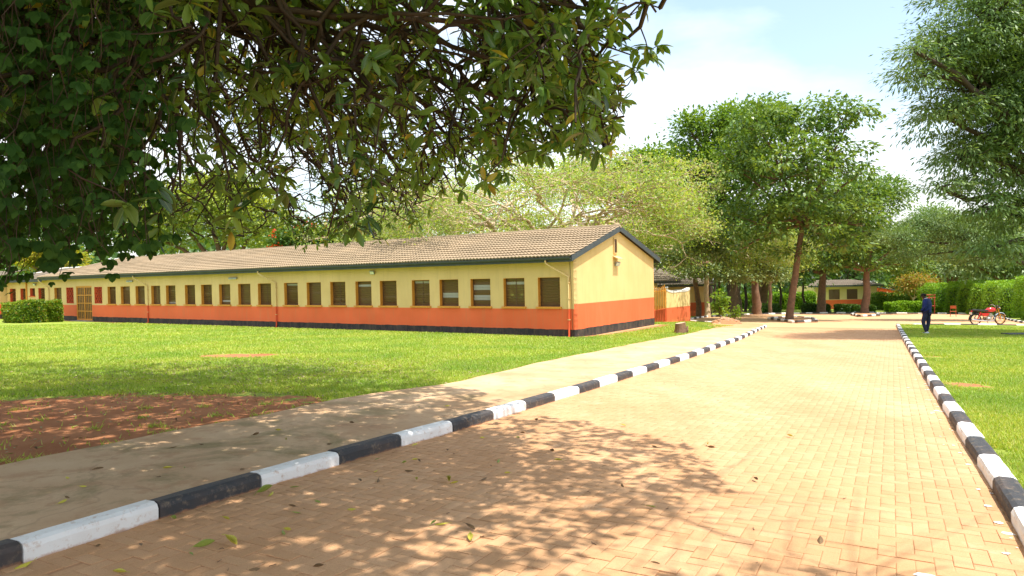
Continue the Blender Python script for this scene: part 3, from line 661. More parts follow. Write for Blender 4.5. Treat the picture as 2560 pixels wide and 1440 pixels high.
# ------------------------------------------------------------------ main building (local axes: x along the front to the right, y into the building, z up)
def sF(px, py=740, t=0.):
    d = ray(px, py); ox, oy = BC[0]+vx*t, BC[1]+vy*t
    # (ox+ux*s)/(oy+uy*s) = d.x/d.y
    k = d.x/d.y; return (ox-k*oy)/(k*uy-ux)
BW = 7.7; XL = sF(119)         # left end of the main roofed block
RZ = math.atan2(uy, ux)
b_root = empty('school_building', BL(0, 0, 0), 'long single storey classroom building painted yellow over orange with a tiled roof', 'building', rz=RZ)
def wall_holes(x0, x1, z0, z1, holes, th, axis='x', at_=0., flip=False, inner=True):
    """wall in the x(or y)-z plane at offset at_, thickness th going inwards, with real openings"""
    xs = sorted({x0, x1, *[h[0] for h in holes], *[h[1] for h in holes]}); zs = sorted({z0, z1, *[h[2] for h in holes], *[h[3] for h in holes]})
    q = G()
    def P(x, d, z): return (x, at_+d, z) if axis == 'x' else (at_+d, x, z)
    solid = {}
    for i in range(len(xs)-1):
        for j in range(len(zs)-1):
            cx_, cz = (xs[i]+xs[i+1])/2, (zs[j]+zs[j+1])/2
            solid[i, j] = not any(h[0] < cx_ < h[1] and h[2] < cz < h[3] for h in holes)
    for (i, j), s_ in solid.items():
        a, b, c, d = xs[i], xs[i+1], zs[j], zs[j+1]
        if s_:
            q.add([P(a, 0, c), P(b, 0, c), P(b, 0, d), P(a, 0, d)], [(0, 1, 2, 3)]); q.add([P(a, th, c), P(b, th, c), P(b, th, d), P(a, th, d)], [(3, 2, 1, 0)])
            for (di, dj, e) in ((-1, 0, (a, a, c, d)), (1, 0, (b, b, c, d)), (0, -1, (a, b, c, c)), (0, 1, (a, b, d, d))):
                if not solid.get((i+di, j+dj), False):
                    p = [P(e[0], 0, e[2]), P(e[1], 0, e[3]), P(e[1], th, e[3]), P(e[0], th, e[2])]; q.add(p, [(0, 1, 2, 3)])
    return q
WZ0, WZ1 = 1.19, 2.34
wins = [(1345, 1400.5), (1259, 1312), (1176.5, 1226.5), (1099, 1146.5), (1030, 1074.5), (950, 992), (889, 929), (826, 864), (767, 803), (710.6, 745), (645, 678), (595.5, 626.5), (548, 576), (503, 530), (462.5, 488), (415, 439), (378, 401), (339, 362), (302, 325), (269, 289.5), (136, 154)]
wx_ = [(sF(a), sF(b)) for a, b in wins]
latt = [(sF(236), sF(255.5)), (sF(166), sF(184))]; door = (sF(190.5), sF(229.5))
TH_ = .26
holes = [(a, b, WZ0, WZ1) for a, b in wx_]+[(a, b, 1.22, WZ1) for a, b in latt]+[(door[0], door[1], .06, 2.42)]
wall_holes(XL, 0, -.8, 3.06, holes, TH_).build('front_wall', M['wall'], b_root)
q = wall_holes(0.002, BW-.002, -.8, 3.06, [], -TH_, 'y', 0.)
ap = 1.32+3.10-.17
q.add([(0, 0.002, 3.06), (0, BW-.002, 3.06), (0, BW/2, ap), (-TH_, 0.002, 3.06), (-TH_, BW-.002, 3.06), (-TH_, BW/2, ap)], [(0, 1, 2), (3, 5, 4)])
q.build('gable_wall', M['gable'], b_root)
q = wall_holes(XL, -TH_, -.8, 3.06, [(a, b, WZ0, WZ1) for a, b in wx_[::2]], -TH_, 'x', BW-.003); q.build('back_wall', M['wall'], b_root)
q = wall_holes(0.26, BW-.26, -.8, 3.06, [], TH_, 'y', XL); q.add([(XL, 0, 3.06), (XL, BW, 3.06), (XL, BW/2, ap)], [(0, 1, 2)]); q.build('end_wall', M['wall'], b_root)
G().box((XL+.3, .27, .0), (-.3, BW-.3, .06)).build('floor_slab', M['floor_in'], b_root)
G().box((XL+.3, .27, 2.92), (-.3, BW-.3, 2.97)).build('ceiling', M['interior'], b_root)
for xp in (sF(690), sF(1000), sF(430), sF(260)): G().box((xp-.08, .27, .06), (xp+.08, BW-.3, 2.92)).build('partition_or_dark_panel', M['interior'], b_root)
# windows
M['sky_pane'] = mat('sky_reflection_louvre', (.42, .40, .40), (.34, .33, .33), 3, .35)  # a few louvre panes carry the sky's reflection as a pale colour
pane = G().box((-.5, -.003, -.045), (.5, .003, .045)); pme = None
for wi, (a, b) in enumerate(wx_):
    q = G(); e = .012; z0, z1 = WZ0, WZ1; d1 = TH_-.02
    # ochre painted reveal lining
    q.box((a, .004, z0), (a+e, d1, z1)); q.box((b-e, .004, z0), (b, d1, z1)); q.box((a+e, .004, z1-e), (b-e, d1, z1)); q.box((a+e, .004, z0), (b-e, d1, z0+e))
    W_ = q.build('window', M['ochre'], b_root)
    G().box((a-.07, -.075, z0-.055), (b+.07, -.002, z0+.012)).build('sill', M['ochre'], W_)
    q = G(); f = .035; y0, y1 = .165, .20; A_, B_, C_, D_ = a+e, b-e, z0+e, z1-e
    q.box((A_, y0, C_), (A_+f, y1, D_)); q.box((B_-f, y0, C_), (B_, y1, D_)); q.box((A_+f, y0, D_-f), (B_-f, y1, D_)); q.box((A_+f, y0, C_), (B_-f, y1, C_+f))
    if wi % 3 == 1: m_ = (A_+B_)/2; q.box((m_-.015, y0+.002, C_+f), (m_+.015, y1-.002, D_-f))
    q.build('frame', M['brownframe'], W_)
    rw = random.Random(wi*7+1); n_ = 10; tilt0 = rw.choice((.35, .5, .9, 1.15, .6))
    if pme is None:
        pme = bpy.data.meshes.new('pane'); pme.from_pydata(pane.v, [], pane.f); pme.materials.append(M['glass']); pme.update(); pme_pale = pme.copy(); pme_pale.materials.clear(); pme_pale.materials.append(M['sky_pane'])
    for k in range(n_):
        zc = C_+f+(D_-C_-2*f)*(k+.5)/n_; o = link('pane', pme_pale if (wi, k) in ((1, 8), (2, 7), (2, 6), (2, 3), (2, 2), (3, 4), (3, 3), (4, 9), (6, 8), (9, 9), (12, 1), (15, 0)) else pme, None, W_, ((A_+B_)/2, .183, zc)); o.scale = (B_-A_-2*f-.004, 1, 1.12); o.rotation_euler = ((PI/2-1.25)*(1 if rw.random() < .85 else .2)*tilt0, 0, 0)
    # burglar bars behind the glass, some with a pale curtain drawn
    q = G()
    for k in range(1, 6): zb = C_+(D_-C_)*k/6; q.box((A_+.001, .225, zb-.006), (B_-.001, .237, zb+.006))
    q.build('security_bar', M['brownframe'], W_)
    if wi in (2, 10, 14): G().tube([(A_+.1, .3, D_-.02), (A_+.12, .34, C_+.02)], .09, 8).build('curtain', M['interior'], W_)
# lattice screens
for a, b in latt:
    q = G(); e = .015; z0, z1 = 1.22, WZ1
    q.box((a, .004, z0), (a+e, TH_-.02, z1)); q.box((b-e, .004, z0), (b, TH_-.02, z1)); q.box((a+e, .004, z1-e), (b-e, TH_-.02, z1)); q.box((a+e, .004, z0), (b-e, TH_-.02, z0+e))
    W_ = q.build('lattice_opening', M['redtrim'], b_root); q = G(); A_, B_ = a+e, b-e; wd = B_-A_; hh = z1-z0-2*e; st = wd/3.
    n_ = int((wd+hh)/st)+2
    for k in range(-6, n_+6):
        for sgn in (1, -1):
            pts = []
            c0 = z0+e+k*st*1.0
            xa, za, xb, zb = (A_, c0, B_, c0+wd*1.3*sgn)
            lo, hi = z0+e, z1-e
            t0, t1 = 0., 1.; dz = zb-za
            if dz > 0: t0 = max(0, (lo-za)/dz); t1 = min(1, (hi-za)/dz)
            else: t0 = max(0, (hi-za)/dz); t1 = min(1, (lo-za)/dz)
            if t1-t0 > .05: q.tube([(xa+(xb-xa)*t0, .06+.012*sgn, za+dz*t0), (xa+(xb-xa)*t1, .06+.012*sgn, za+dz*t1)], .022, 4)
    q.build('lattice', M['redtrim'], W_, kind='stuff')
# glazed double door with ochre steel bars
a, b = door; q = G(); z0, z1 = .06, 2.42
q.box((a, .01, z0), (a+.05, .09, z1)); q.box((b-.05, .01, z0), (b, .09, z1)); q.box((a+.05, .01, z1-.05), (b-.05, .09, z1)); q.box((a+.05, .01, z0), (b-.05, .09, z0+.05))
D_ = q.build('door', M['ochre'], b_root); m_ = (a+b)/2
for lo, hi in ((a+.05, m_-.01), (m_+.01, b-.05)):
    q = G(); q.box((lo, .03, z0+.05), (lo+.05, .07, z1-.05)); q.box((hi-.05, .03, z0+.05), (hi, .07, z1-.05))
    for k in range(5): zb = z0+.05+(z1-z0-.16)*k/4; q.box((lo+.05, .03, zb), (hi-.05, .07, zb+.06))
    q.build('door_leaf', M['ochre'], D_); q = G()
    for k in range(1, 4): xb = lo+.05+(hi-lo-.1)*k/4; q.box((xb-.012, .035, z0+.11), (xb+.012, .06, z1-.11))
    q.build('door_bar', M['ochre'], D_)
    for k in range(4): zb = z0+.112+(z1-z0-.16)*k/4; G().box((lo+.052, .075, zb), (hi-.052, .08, zb+(z1-z0-.16)/4-.062)).build('glass_pane', M['glass'], D_)
G().box((a-.15, -.5, -.02), (b+.15, -.002, .05)).build('doorstep', M['concrete'], b_root)
# roof of stone-coated steel tiles
def tile_roof(x0, x1, y_eave, z_eave, y_ridge, z_ridge, hipL=0., hipR=0., wave=.17, course=.37, amp=.028, lip=.046):
    """x0<x1 along the eave; hip lengths shorten the ridge at each end"""
    dy, dz = y_ridge-y_eave, z_ridge-z_eave; sl = math.hypot(dy, dz); nc = max(2, round(sl/course)); V = []; Fs = []; step = wave/5
    ny, nz_ = -dz/sl, dy/sl
    if ny*dy > 0: pass
    up = np.array([0, -dz/sl*(1 if dy > 0 else 1), abs(dy)/sl])
    up = np.array([0., -dz*np.sign(dy)/sl, abs(dy)/sl])
    for c in range(nc):
        t0, t1 = c/nc, (c+1)/nc; a = x0+hipL*t0; b = x1-hipR*t0; a1 = x0+hipL*t1; b1 = x1-hipR*t1
        n = max(2, int((b-a)/step)); xs = np.linspace(a, b, n+1); xs1 = np.clip(xs, a1, b1)
        h = amp*np.abs(np.sin(np.pi*(xs/wave)))**1.4*1.6; h1 = amp*np.abs(np.sin(np.pi*(xs1/wave)))**1.4*1.6
        sag = .006*np.sin(xs*.7+c)+.004*np.sin(xs*2.3)
        p0 = np.column_stack([xs, np.full(n+1, y_eave+dy*(t0-.012)), np.full(n+1, z_eave+dz*(t0-.012))])
        p1 = np.column_stack([xs1, np.full(n+1, y_eave+dy*t1), np.full(n+1, z_eave+dz*t1)])
        low = p0+up*(h*.55-.004)[:, None]; top = p0+up*(h+lip+sag)[:, None]; bk = p1+up*(h1*.7+sag+.001)[:, None]
        o = len(V); V += [tuple(v) for v in np.concatenate([low, top, bk])]; m = n+1
        for i in range(n): Fs.append((o+i, o+i+1, o+m+i+1, o+m+i)); Fs.append((o+m+i, o+m+i+1, o+2*m+i+1, o+2*m+i))
    return V, Fs
EY, EZ, RY, RZ_ = -.42, 3.12, BW/2, 3.12+1.30
HIP = 3.6; xr = .16
q = G(); q.add(*tile_roof(XL-.4, xr, EY, EZ, RY, RZ_, hipL=HIP)); q.build('front_roof_tiles', M['tile'], b_root, kind='stuff')
q = G(); q.add(*tile_roof(XL-.4, xr, BW-EY, EZ, RY, RZ_, hipL=HIP)); q.build('back_roof_tiles', M['tile'], b_root, kind='stuff')
# hip end (runs across the width)
V_, F_ = tile_roof(EY, BW-EY, XL-.4, EZ, XL-.4+HIP, RZ_, hipL=BW/2-EY-.01, hipR=BW/2-EY-.01)
q = G(); q.add([(v[1], v[0], v[2]) for v in V_], F_); q.build('hip_roof_tiles', M['tile'], b_root, kind='stuff')
q = G()   # roof underside
q.add([(XL-.3, EY+.03, EZ-.03), (xr-.02, EY+.03, EZ-.03), (xr-.02, RY, RZ_-.04), (XL+HIP, RY, RZ_-.04), (xr-.02, BW-EY-.03, EZ-.03), (XL-.3, BW-EY-.03, EZ-.03)], [(0, 1, 2, 3), (3, 2, 4, 5)])
q.build('roof_underlay', M['soffit'], b_root)
q = G(); x = XL-.4+HIP
while x < xr: q.tube([(x, RY, RZ_+.005), (min(x+.41, xr), RY, RZ_+.022)], .085, 8); x += .4
q.build('ridge_cap', M['tile'], b_root)
q = G()
for ey in (EY, BW-EY): q.tube([(XL-.4, ey, EZ+.02), (XL-.4+HIP, RY, RZ_+.01)], .07, 6)
q.build('hip_cap', M['tile'], b_root)
for ey, sg_ in ((EY, 1), (BW-EY, -1)):
    G().box((XL-.4, min(ey+.02*sg_, ey+.05*sg_), EZ-.215), (xr-.03, max(ey+.02*sg_, ey+.05*sg_), EZ-.025)).build('fascia_board', M['slate'], b_root)
G().box((XL-.4, EY+.052, EZ-.20), (xr-.03, -.003, EZ-.185)).build('soffit', M['soffit'], b_root)
q = G(); prof_ = [(-.0, 0), (-.015, -.055), (-.05, -.085), (-.09, -.075), (-.115, -.03), (-.12, .015)]; gx0, gx1 = XL-.4, xr-.02; ns = 40
for i in range(ns+1):
    x = gx0+(gx1-gx0)*i/ns; dz_ = .008*math.sin(i*1.9)-.012*(i % 7 == 3)
    if i: 
        o = len(q.v)
    q.v += [(x, EY+.018+p[0], EZ-.035+p[1]+dz_) for p in prof_]
for i in range(ns):
    for j in range(5): q.f.append((i*6+j, (i+1)*6+j, (i+1)*6+j+1, i*6+j+1))
q.build('gutter', M['slate'], b_root)
# barge boards on the gable
for sg_ in (0, 1):
    y0 = EY+.02 if sg_ == 0 else BW-EY-.02; q = G()
    V_ = [(xr-.028, y0, EZ-.20), (xr+.01, y0, EZ-.20), (xr+.01, y0, EZ+.005), (xr-.028, y0, EZ+.005), (xr-.028, RY, RZ_-.20), (xr+.01, RY, RZ_-.20), (xr+.01, RY, RZ_+.02), (xr-.028, RY, RZ_+.02)]
    q.add(V_, [(0, 1, 2, 3), (4, 7, 6, 5), (0, 4, 5, 1), (1, 5, 6, 2), (2, 6, 7, 3), (3, 7, 4, 0)]); q.build('barge_board', M['slate'], b_root)
# gable vent with concrete hood, lamp below it
vyc = RY-.25
q = G(); q.box((.003, vyc-.16, 3.28), (.05, vyc-.12, 3.92)); q.box((.003, vyc+.12, 3.28), (.05, vyc+.16, 3.92)); q.box((.003, vyc-.12, 3.88), (.05, vyc+.12, 3.92)); q.box((.003, vyc-.12, 3.28), (.05, vyc+.12, 3.31))
vn = q.build('gable_vent', M['yellow'], b_root); G().box((.003, vyc-.12, 3.31), (.02, vyc+.12, 3.88)).build('vent_panel', M['brownframe'], vn)
q = G()
for k in range(7): zc = 3.36+k*.075; q.box((.021, vyc-.118, zc), (.04, vyc+.118, zc+.018))
q.build('slat', M['brownframe'], vn)
q = G(); q.add([(.003, vyc-.22, 3.14), (.003, vyc+.26, 3.14), (.003, vyc+.26, 3.18), (.003, vyc-.22, 3.18), (.26, vyc-.22, 3.02), (.26, vyc+.26, 3.02), (.26, vyc+.26, 3.06), (.26, vyc-.22, 3.06)], [(0, 1, 2, 3), (4, 7, 6, 5), (0, 4, 5, 1), (3, 2, 6, 7), (0, 3, 7, 4), (1, 5, 6, 2)])
q.build('vent_hood', M['yellow'], b_root)
def flood(x, y, z, dirn, name, label, rz=RZ):
    p = Vector(BL(x, y, z)); root = empty(name, p, label, 'light', rz=rz)
    d = Vector(dirn).normalized(); l = Vector((0, 0, 1)).cross(d).normalized(); u = d.cross(l); R = Matrix((l, d, u)).transposed()
    c = Vector(dirn).normalized()*.13
    G().box((-.11, -.035, -.085), (.11, .035, .085), R, c).build('housing', M['grey'], root); G().box((-.095, .036, -.07), (.095, .042, .07), R, c).build('lens', M['lens'], root)
    G().tube([(0, 0, 0), c*.8], .018, 6).build('bracket', M['grey'], root)
    return root
flood(sF(935), -.004, 2.80, (.25, -.9, -.55), 'floodlight', 'small square floodlight on the front wall under the eave')
flood(.004, vyc+.06, 2.90, (.8, -.35, -.45), 'floodlight', 'small lamp under the vent hood on the gable wall')
for px, nm in ((585, 'tube light fitting on the front wall nearer the middle downpipe'), (327, 'tube light fitting on the front wall beside the left downpipe')):
    s_ = sF(px); r_t = empty('tube_light', BL(s_, -.003, 2.66), nm, 'light', rz=RZ)
    G().box((-.36, -.075, -.03), (.36, -.001, .045)).build('housing', M['grey'], r_t); G().tube([(-.33, -.07, -.045), (.33, -.07, -.045)], .022, 8).build('tube', M['lens'], r_t)
# downpipes: swan neck from the gutter to the wall, then straight down, painted like the wall behind
for px, x_off, shoe in ((1423, -.75, 'ochre'), (692, -.9, 'slate'), (371, -.9, 'slate'), (124, -.6, 'slate')):
    s_ = sF(px); q = G(); q.tube([(s_+x_off, EY-.04, EZ-.11), (s_+x_off, EY-.04, EZ-.24), (s_+x_off*.8, EY+.06, EZ-.38), (s_, -.06, 2.34), (s_, -.06, 1.13)], .036, 10)
    dp = q.build('downpipe', M['yellow'], b_root, smooth=True); G().tube([(s_, -.06, 1.13), (s_, -.06, .12), (s_, -.09, .05), (s_-.1, -.14, .02)], .0365, 10).build('lower_pipe', M['redtrim'] if px > 300 else M['brownframe'], dp, smooth=True)
    q = G(); 
    for z_ in (2.1, 1.5, .7): q.box((s_-.045, -.10, z_), (s_+.045, -.002, z_+.03))
    q.build('pipe_bracket', M['yellow'], dp)
    G().tube([(s_+x_off, EY-.04, EZ-.05), (s_+x_off, EY-.04, EZ-.14)], .05, 10).build('outlet', M['slate'], dp)
s_ = sF(1428); q = G(); q.tube([(s_-.03, -.012, 2.9), (s_, -.012, 2.3), (s_+.03, -.012, 1.3), (s_+.03, -.012, .3)], .009, 5); q.build('cable', M['brownframe'], b_root)
G().box((XL, -.32, -.5), (0.32, -.002, .01)).build('apron', M['palesoil'], b_root)
G().box((.002, -.32, -.6), (.32, BW+.2, .005)).build('apron', M['palesoil'], b_root)

# lower wing beyond the left end
wX0 = sF(17); wX1 = XL-.02; wing = empty('side_wing', BL(wX1, 0, 0), 'lower yellow and orange wing with small windows at the far left', 'building', rz=RZ)
hs = [(sF(a)-wX1, sF(b)-wX1, z0, z1) for a, b, z0, z1 in ((24, 38.6, 1.19, 2.34), (50, 64.5, 1.19, 2.34), (74, 86.7, 1.75, 2.34), (95, 111, 1.19, 2.34))]
WX0 = wX0-wX1
wall_holes(WX0, 0, -.8, 2.9, hs, .24, at_=.03).build('front_wall', M['wall'], wing)
wall_holes(WX0, -.01, -.8, 2.9, [], -.24, at_=6.).build('back_wall', M['wall'], wing)
wall_holes(.28, 5.7, -.8, 2.9, [], .24, 'y', WX0+.002).build('end_wall', M['wall'], wing)
G().box((WX0+.3, .3, 2.80), (-.1, 5.7, 2.84)).build('ceiling', M['interior'], wing)
for a, b, z0, z1 in hs:
    q = G(); e = .012; q.box((a, .034, z0), (a+e, .24, z1)); q.box((b-e, .034, z0), (b, .24, z1)); q.box((a+e, .034, z1-e), (b-e, .24, z1)); q.box((a+e, .034, z0), (b-e, .24, z0+e)); W_ = q.build('window', M['redtrim'], wing)
    G().box((a-.05, -.04, z0-.05), (b+.05, .028, z0+.01)).build('sill', M['redtrim'], W_)
    for k in range(8): zc = z0+.06+(z1-z0-.12)*k/7; o = link('pane', pme, None, W_, ((a+b)/2, .2, zc)); o.scale = (b-a-.03, 1, (z1-z0)/1.1); o.rotation_euler = (.5, 0, 0)
q = G(); q.add(*tile_roof(WX0-.4, -.0, -.35, 3.0, 3., 3.85, hipL=3.2)); q.build('roof_tiles', M['tilegrey'], wing, kind='stuff')
q = G(); q.add(*tile_roof(WX0-.4, -.0, 6.35, 3.0, 3., 3.85, hipL=3.2)); q.build('roof_tiles', M['tilegrey'], wing, kind='stuff')
V_, F_ = tile_roof(-.35, 6.35, WX0-.4, 3.0, WX0+2.8, 3.85, hipL=3.34, hipR=3.34); q = G(); q.add([(v[1], v[0], v[2]) for v in V_], F_); q.build('hip_roof_tiles', M['tilegrey'], wing, kind='stuff')
q = G(); q.tube([(WX0-.4, -.35, 3.02), (WX0+2.8, 3., 3.87), (-.02, 3., 3.87)], .08, 6); q.build('ridge_cap', M['white'], wing)
G().box((WX0-.4, -.36, 2.80), (-.02, -.33, 2.985)).build('fascia_board', M['slate'], wing)
G().tube([(sF(67)-wX1, -.02, 2.85), (sF(67)-wX1, -.02, .1)], .06, 8).build('downpipe', M['ochre'], wing)
flood(sF(90), .02, 2.68, (.1, -.9, -.5), 'floodlight', 'small round floodlight on the lower wing beside the bush')
# block that stands forward at the very left edge
blk = empty('front_block', BL(sF(17)-.1, -1.6, 0), 'yellow and orange wall block cut by the left edge of the view', 'building', rz=RZ)
wall_holes(-9, 0, -.7, 2.9, [], .24).build('front_wall', M['wall'], blk); wall_holes(.004, 4, -.7, 2.9, [], -.24, 'y', .0).build('side_wall', M['wall'], blk)
q = G(); q.add(*tile_roof(-9.4, .4, -.4, 2.95, 3, 3.8)); q.build('roof_tiles', M['tilegrey'], blk, kind='stuff')
G().box((-9.4, -.42, 2.76), (.38, -.39, 2.94)).build('fascia_board', M['slate'], blk)

# ------------------------------------------------------------------ low perimeter wall with scalloped top, picket gates
def scallop(name, label, p0, p1, z, h, th, ends=(.12, .12), dip=.16, stripe=1.05, cap='white'):
    d = Vector((p1[0]-p0[0], p1[1]-p0[1], 0)); Ln = d.length; root = empty(name, (p0[0], p0[1], z), label, 'wall', rz=math.atan2(d.y, d.x))
    n = 24; prof_ = []
    for i in range(n+1):
        t = i/n; zz = h-dip*(1-abs(2*t-1)**2.2)
        prof_.append((t*Ln, zz))
    def slab(z0s, z1s, y0, y1, nm, m_):
        q = G()
        for (x, a), (x2, b) in zip(z1s[:-1], z1s[1:]):
            za = z0s(x); zb = z0s(x2)
            q.add([(x, y0, za), (x2, y0, zb), (x2, y0, b), (x, y0, a), (x, y1, za), (x2, y1, zb), (x2, y1, b), (x, y1, a)], [(0, 1, 2, 3), (5, 4, 7, 6), (3, 2, 6, 7)])
        x, a = z1s[0]; q.add([(x, y0, z0s(x)), (x, y1, z0s(x)), (x, y1, a), (x, y0, a)], [(0, 3, 2, 1)])
        x, a = z1s[-1]; q.add([(x, y0, z0s(x)), (x, y1, z0s(x)), (x, y1, a), (x, y0, a)], [(0, 1, 2, 3)])
        return q.build(nm, m_, root)
    slab(lambda x: -.6, prof_, 0, th, 'masonry', M['wall_b2'])
    hf = lambda x: np.interp(x, [p[0] for p in prof_], [p[1] for p in prof_])
    rs = random.Random(4); slab(lambda x: float(hf(x))-.05-.03*math.sin(x*3), [(x, a+.05+rs.uniform(-.008, .012)) for x, a in prof_], -.02, th+.02, 'coping', M['white'])
    return root
M['wall_b2'] = wallmat('boundary_wall_paint', 1.05, (.74, .58, .27), (.72, .155, .06), (.55, .13, .05))
c = at(1726, 806); c2 = pt(1667, 811, 41.0)
ZB = float(g(c.x, c.y))-.02
scallop('boundary_wall', 'low yellow and orange wall with scalloped white top right of the gate', (c2.x, c2.y), (c.x, c.y), ZB, 2.12, .22)
d_in = Vector((c.x-c2.x, c.y-c2.y, 0)).normalized(); nin = Vector((-d_in.y, d_in.x, 0))
scallop('boundary_wall', 'end wall returning behind the scalloped boundary wall', (c.x-.002*d_in.x, c.y+.24), (c.x+nin.x*3.2, c.y+nin.y*3.2), ZB, 2.12, .22)
i0 = pt(1622, 760, 44.5); i1 = pt(1664, 760, 43.2); scallop('boundary_wall', 'inner scalloped wall seen behind the picket gate', (i0.x, i0.y), (i1.x, i1.y), ZB, 2.2, .22, dip=.12)
def gate(name, label, p0, p1, z, h, n):
    d = Vector((p1[0]-p0[0], p1[1]-p0[1], 0)); Ln = d.length; root = empty(name, (p0[0], p0[1], z), label, 'gate', rz=math.atan2(d.y, d.x))
    for k in range(n):
        x = Ln*k/(n-1); hh = h-.16*math.sin(PI*k/(n-1))+.16
        pk = G().tube([(x, 0, .12), (x, 0, 1.02)], .034, 6).build('picket', M['redtrim'], root); q = G(); q.tube([(x, 0, 1.02), (x, 0, hh)], .034, 6); q.tube([(x, 0, hh), (x, 0, hh+.12)], [.03, .002], 6); q.build('picket_top', M['ochre'], pk)
    for z_ in (.22, 1.0, h-.15):
        G().box((-.03, -.018, z_), (Ln+.03, .018, z_+.05)).build('rail', M['redtrim'] if z_ < 1.1 else M['ochre'], root)
    for x in (-.06, Ln+.06):
        q = G().box((x-.045, -.045, -.3), (x+.045, .045, 1.04)).build('post', M['redtrim'], root); G().box((x-.046, -.046, 1.042), (x+.046, .046, h+.02)).build('upper_post', M['ochre'], q)
    G().box((-.2, -.25, -.3), (Ln+.2, .12, .10)).build('threshold', M['redtrim'], root)
p0 = pt(1634, 812, 39.0); p1 = pt(1663, 812, 40.7)
gate('picket_gate', 'red and ochre spiked picket gate standing beside the scalloped wall', (p0.x, p0.y), (p1.x, p1.y), ZB, 2.2, 8)
p0 = at(1616, 816.5); gate('picket_gate', 'narrow open gate leaf next to the gable wall corner', (p0.x, p0.y), (p0.x+.12, p0.y+1.1), float(g(p0.x, p0.y))-.02, 2.2, 5)

# ------------------------------------------------------------------ second building behind the gate
zb = float(g(15, 60)); sb = empty('second_building', (pt(1700, 780, 61).x, 61, zb), 'shaded yellow and orange building behind the scalloped wall under the trees', 'building')
ox = sb.location.x
xa, xb = pt(1600, 780, 61).x-ox, pt(1767, 780, 61).x-ox
wb = [(pt(1736, 740, 61).x-ox, pt(1747.5, 740, 61).x-ox, 1.15, 2.1)]
ZT = pt(1700, 716, 61).z-zb
M['wall_c'] = wallmat('second_building_paint', pt(1740, 756, 61).z-zb, (.70, .52, .24), (.60, .12, .045), (.5, .12, .05))
wall_holes(xa, xb, -.8, ZT, wb, .24).build('front_wall', M['wall_c'], sb); wall_holes(.003, 7, -.8, ZT, [], -.24, 'y', xb).build('side_wall', M['wall_c'], sb)
q = G(); a, b, z0, z1 = wb[0]; q.box((a+.003, .03, z0+.003), (b-.003, .06, z1-.003)); W_ = q.build('window_shutter', M['ochre'], sb)
for k in range(1, 4): x = a+(b-a)*k/4; G().box((x-.02, .012, z0+.03), (x+.02, .028, z1-.03)).build('shutter_batten', M['redtrim'], W_)
q = G(); q.add(*tile_roof(xa, xb+.5, -.6, ZT+.16, 3.5, ZT+1.7, hipR=3.)); q.build('roof_tiles', M['tilegrey'], sb, kind='stuff')
V_, F_ = tile_roof(-.6, 7.6, -(xb+.5), ZT+.16, -(xb-2.5), ZT+1.7, hipL=4.1, hipR=4.1); q = G(); q.add([(-v[1], v[0], v[2]) for v in V_], F_); q.build('hip_roof_tiles', M['tilegrey'], sb, kind='stuff')
G().box((xa, -.63, ZT-.03), (xb+.5, -.60, ZT+.14)).build('fascia_board', M['slate'], sb)
G().box((xa, -.59, ZT-.02), (xb+.4, -.01, ZT)).build('soffit', M['soffit'], sb)
# its nearer wing (upper left)
zc = float(g(8, 52)); nb = empty('near_wing', (pt(1640, 780, 52).x, 52, zc), 'nearer wing with a higher brown tiled roof just right of the gable', 'building')
ox = nb.location.x; xa, xb = pt(1585, 780, 52).x-ox, pt(1645, 780, 52).x-ox; ZT = pt(1640, 706, 52).z-zc
wall_holes(xa, xb, -.8, ZT, [], .24).build('front_wall', M['wall_c'], nb); wall_holes(.003, 6, -.8, ZT, [], -.24, 'y', xb).build('side_wall', M['wall_c'], nb)
ZR = pt(1640, 648, 56).z-zc
q = G(); q.add(*tile_roof(xa, xb+1.6, -.5, ZT+.13, 3.8, ZR, hipR=4.)); q.build('roof_tiles', M['tilegrey'], nb, kind='stuff')
G().box((xa, -.53, ZT-.05), (xb+1.6, -.50, ZT+.11)).build('fascia_board', M['slate'], nb)
G().tube([(xb+.1, -.45, ZT), (xb+.1, -.45, -.2)], .04, 6).build('veranda_post', M['brownframe'], nb)

# ------------------------------------------------------------------ guard house across the junction
Yg = 96.; pL = pt(2037, 771, Yg); pR = pt(2193, 768, Yg); zg = pt(2115, 771, Yg).z
gh = empty('guard_house', (pL.x, Yg, zg), 'small yellow and orange guard house with two dark windows across the road', 'building')
Wg = pR.x-pL.x; ZT = pt(2115, 716, Yg).z-zg; X = lambda px: pt(px, 735, Yg).x-pL.x; Zp = lambda py: pt(2115, py, Yg).z-zg
M['wall_g'] = wallmat('guard_house_paint', Zp(749), (.76, .62, .33), (.80, .15, .055), (.6, .14, .06))
hs = [(X(2072), X(2099.5), Zp(748), Zp(723)), (X(2117), X(2144), Zp(748), Zp(723))]
wall_holes(0, Wg, -.8, ZT, hs, .24).build('front_wall', M['wall_g'], gh); wall_holes(.003, 6, -.8, ZT, [], -.24, 'y', Wg).build('side_wall', M['wall_g'], gh); wall_holes(.25, 6, -.8, ZT, [], .24, 'y', .002).build('side_wall', M['wall_g'], gh)
wall_holes(.26, Wg-.25, -.8, ZT, [], .2, 'x', 5.7).build('back_wall', M['wall_g'], gh)
for a, b, z0, z1 in hs:
    q = G(); f = .07; q.box((a, .05, z0), (a+f, .15, z1)); q.box((b-f, .05, z0), (b, .15, z1)); q.box((a+f, .05, z1-f), (b-f, .15, z1)); q.box((a+f, .05, z0), (b-f, .15, z0+f)); q.box(((a+b)/2-.03, .06, z0+f), ((a+b)/2+.03, .14, z1-f))
    W_ = q.build('window', M['brownframe'], gh)
    for lo, hi in ((a+f, (a+b)/2-.031), ((a+b)/2+.031, b-f)): G().box((lo, .09, z0+f), (hi, .1, z1-f)).build('pane', M['glass'], W_)
rz_ = Zp(700)
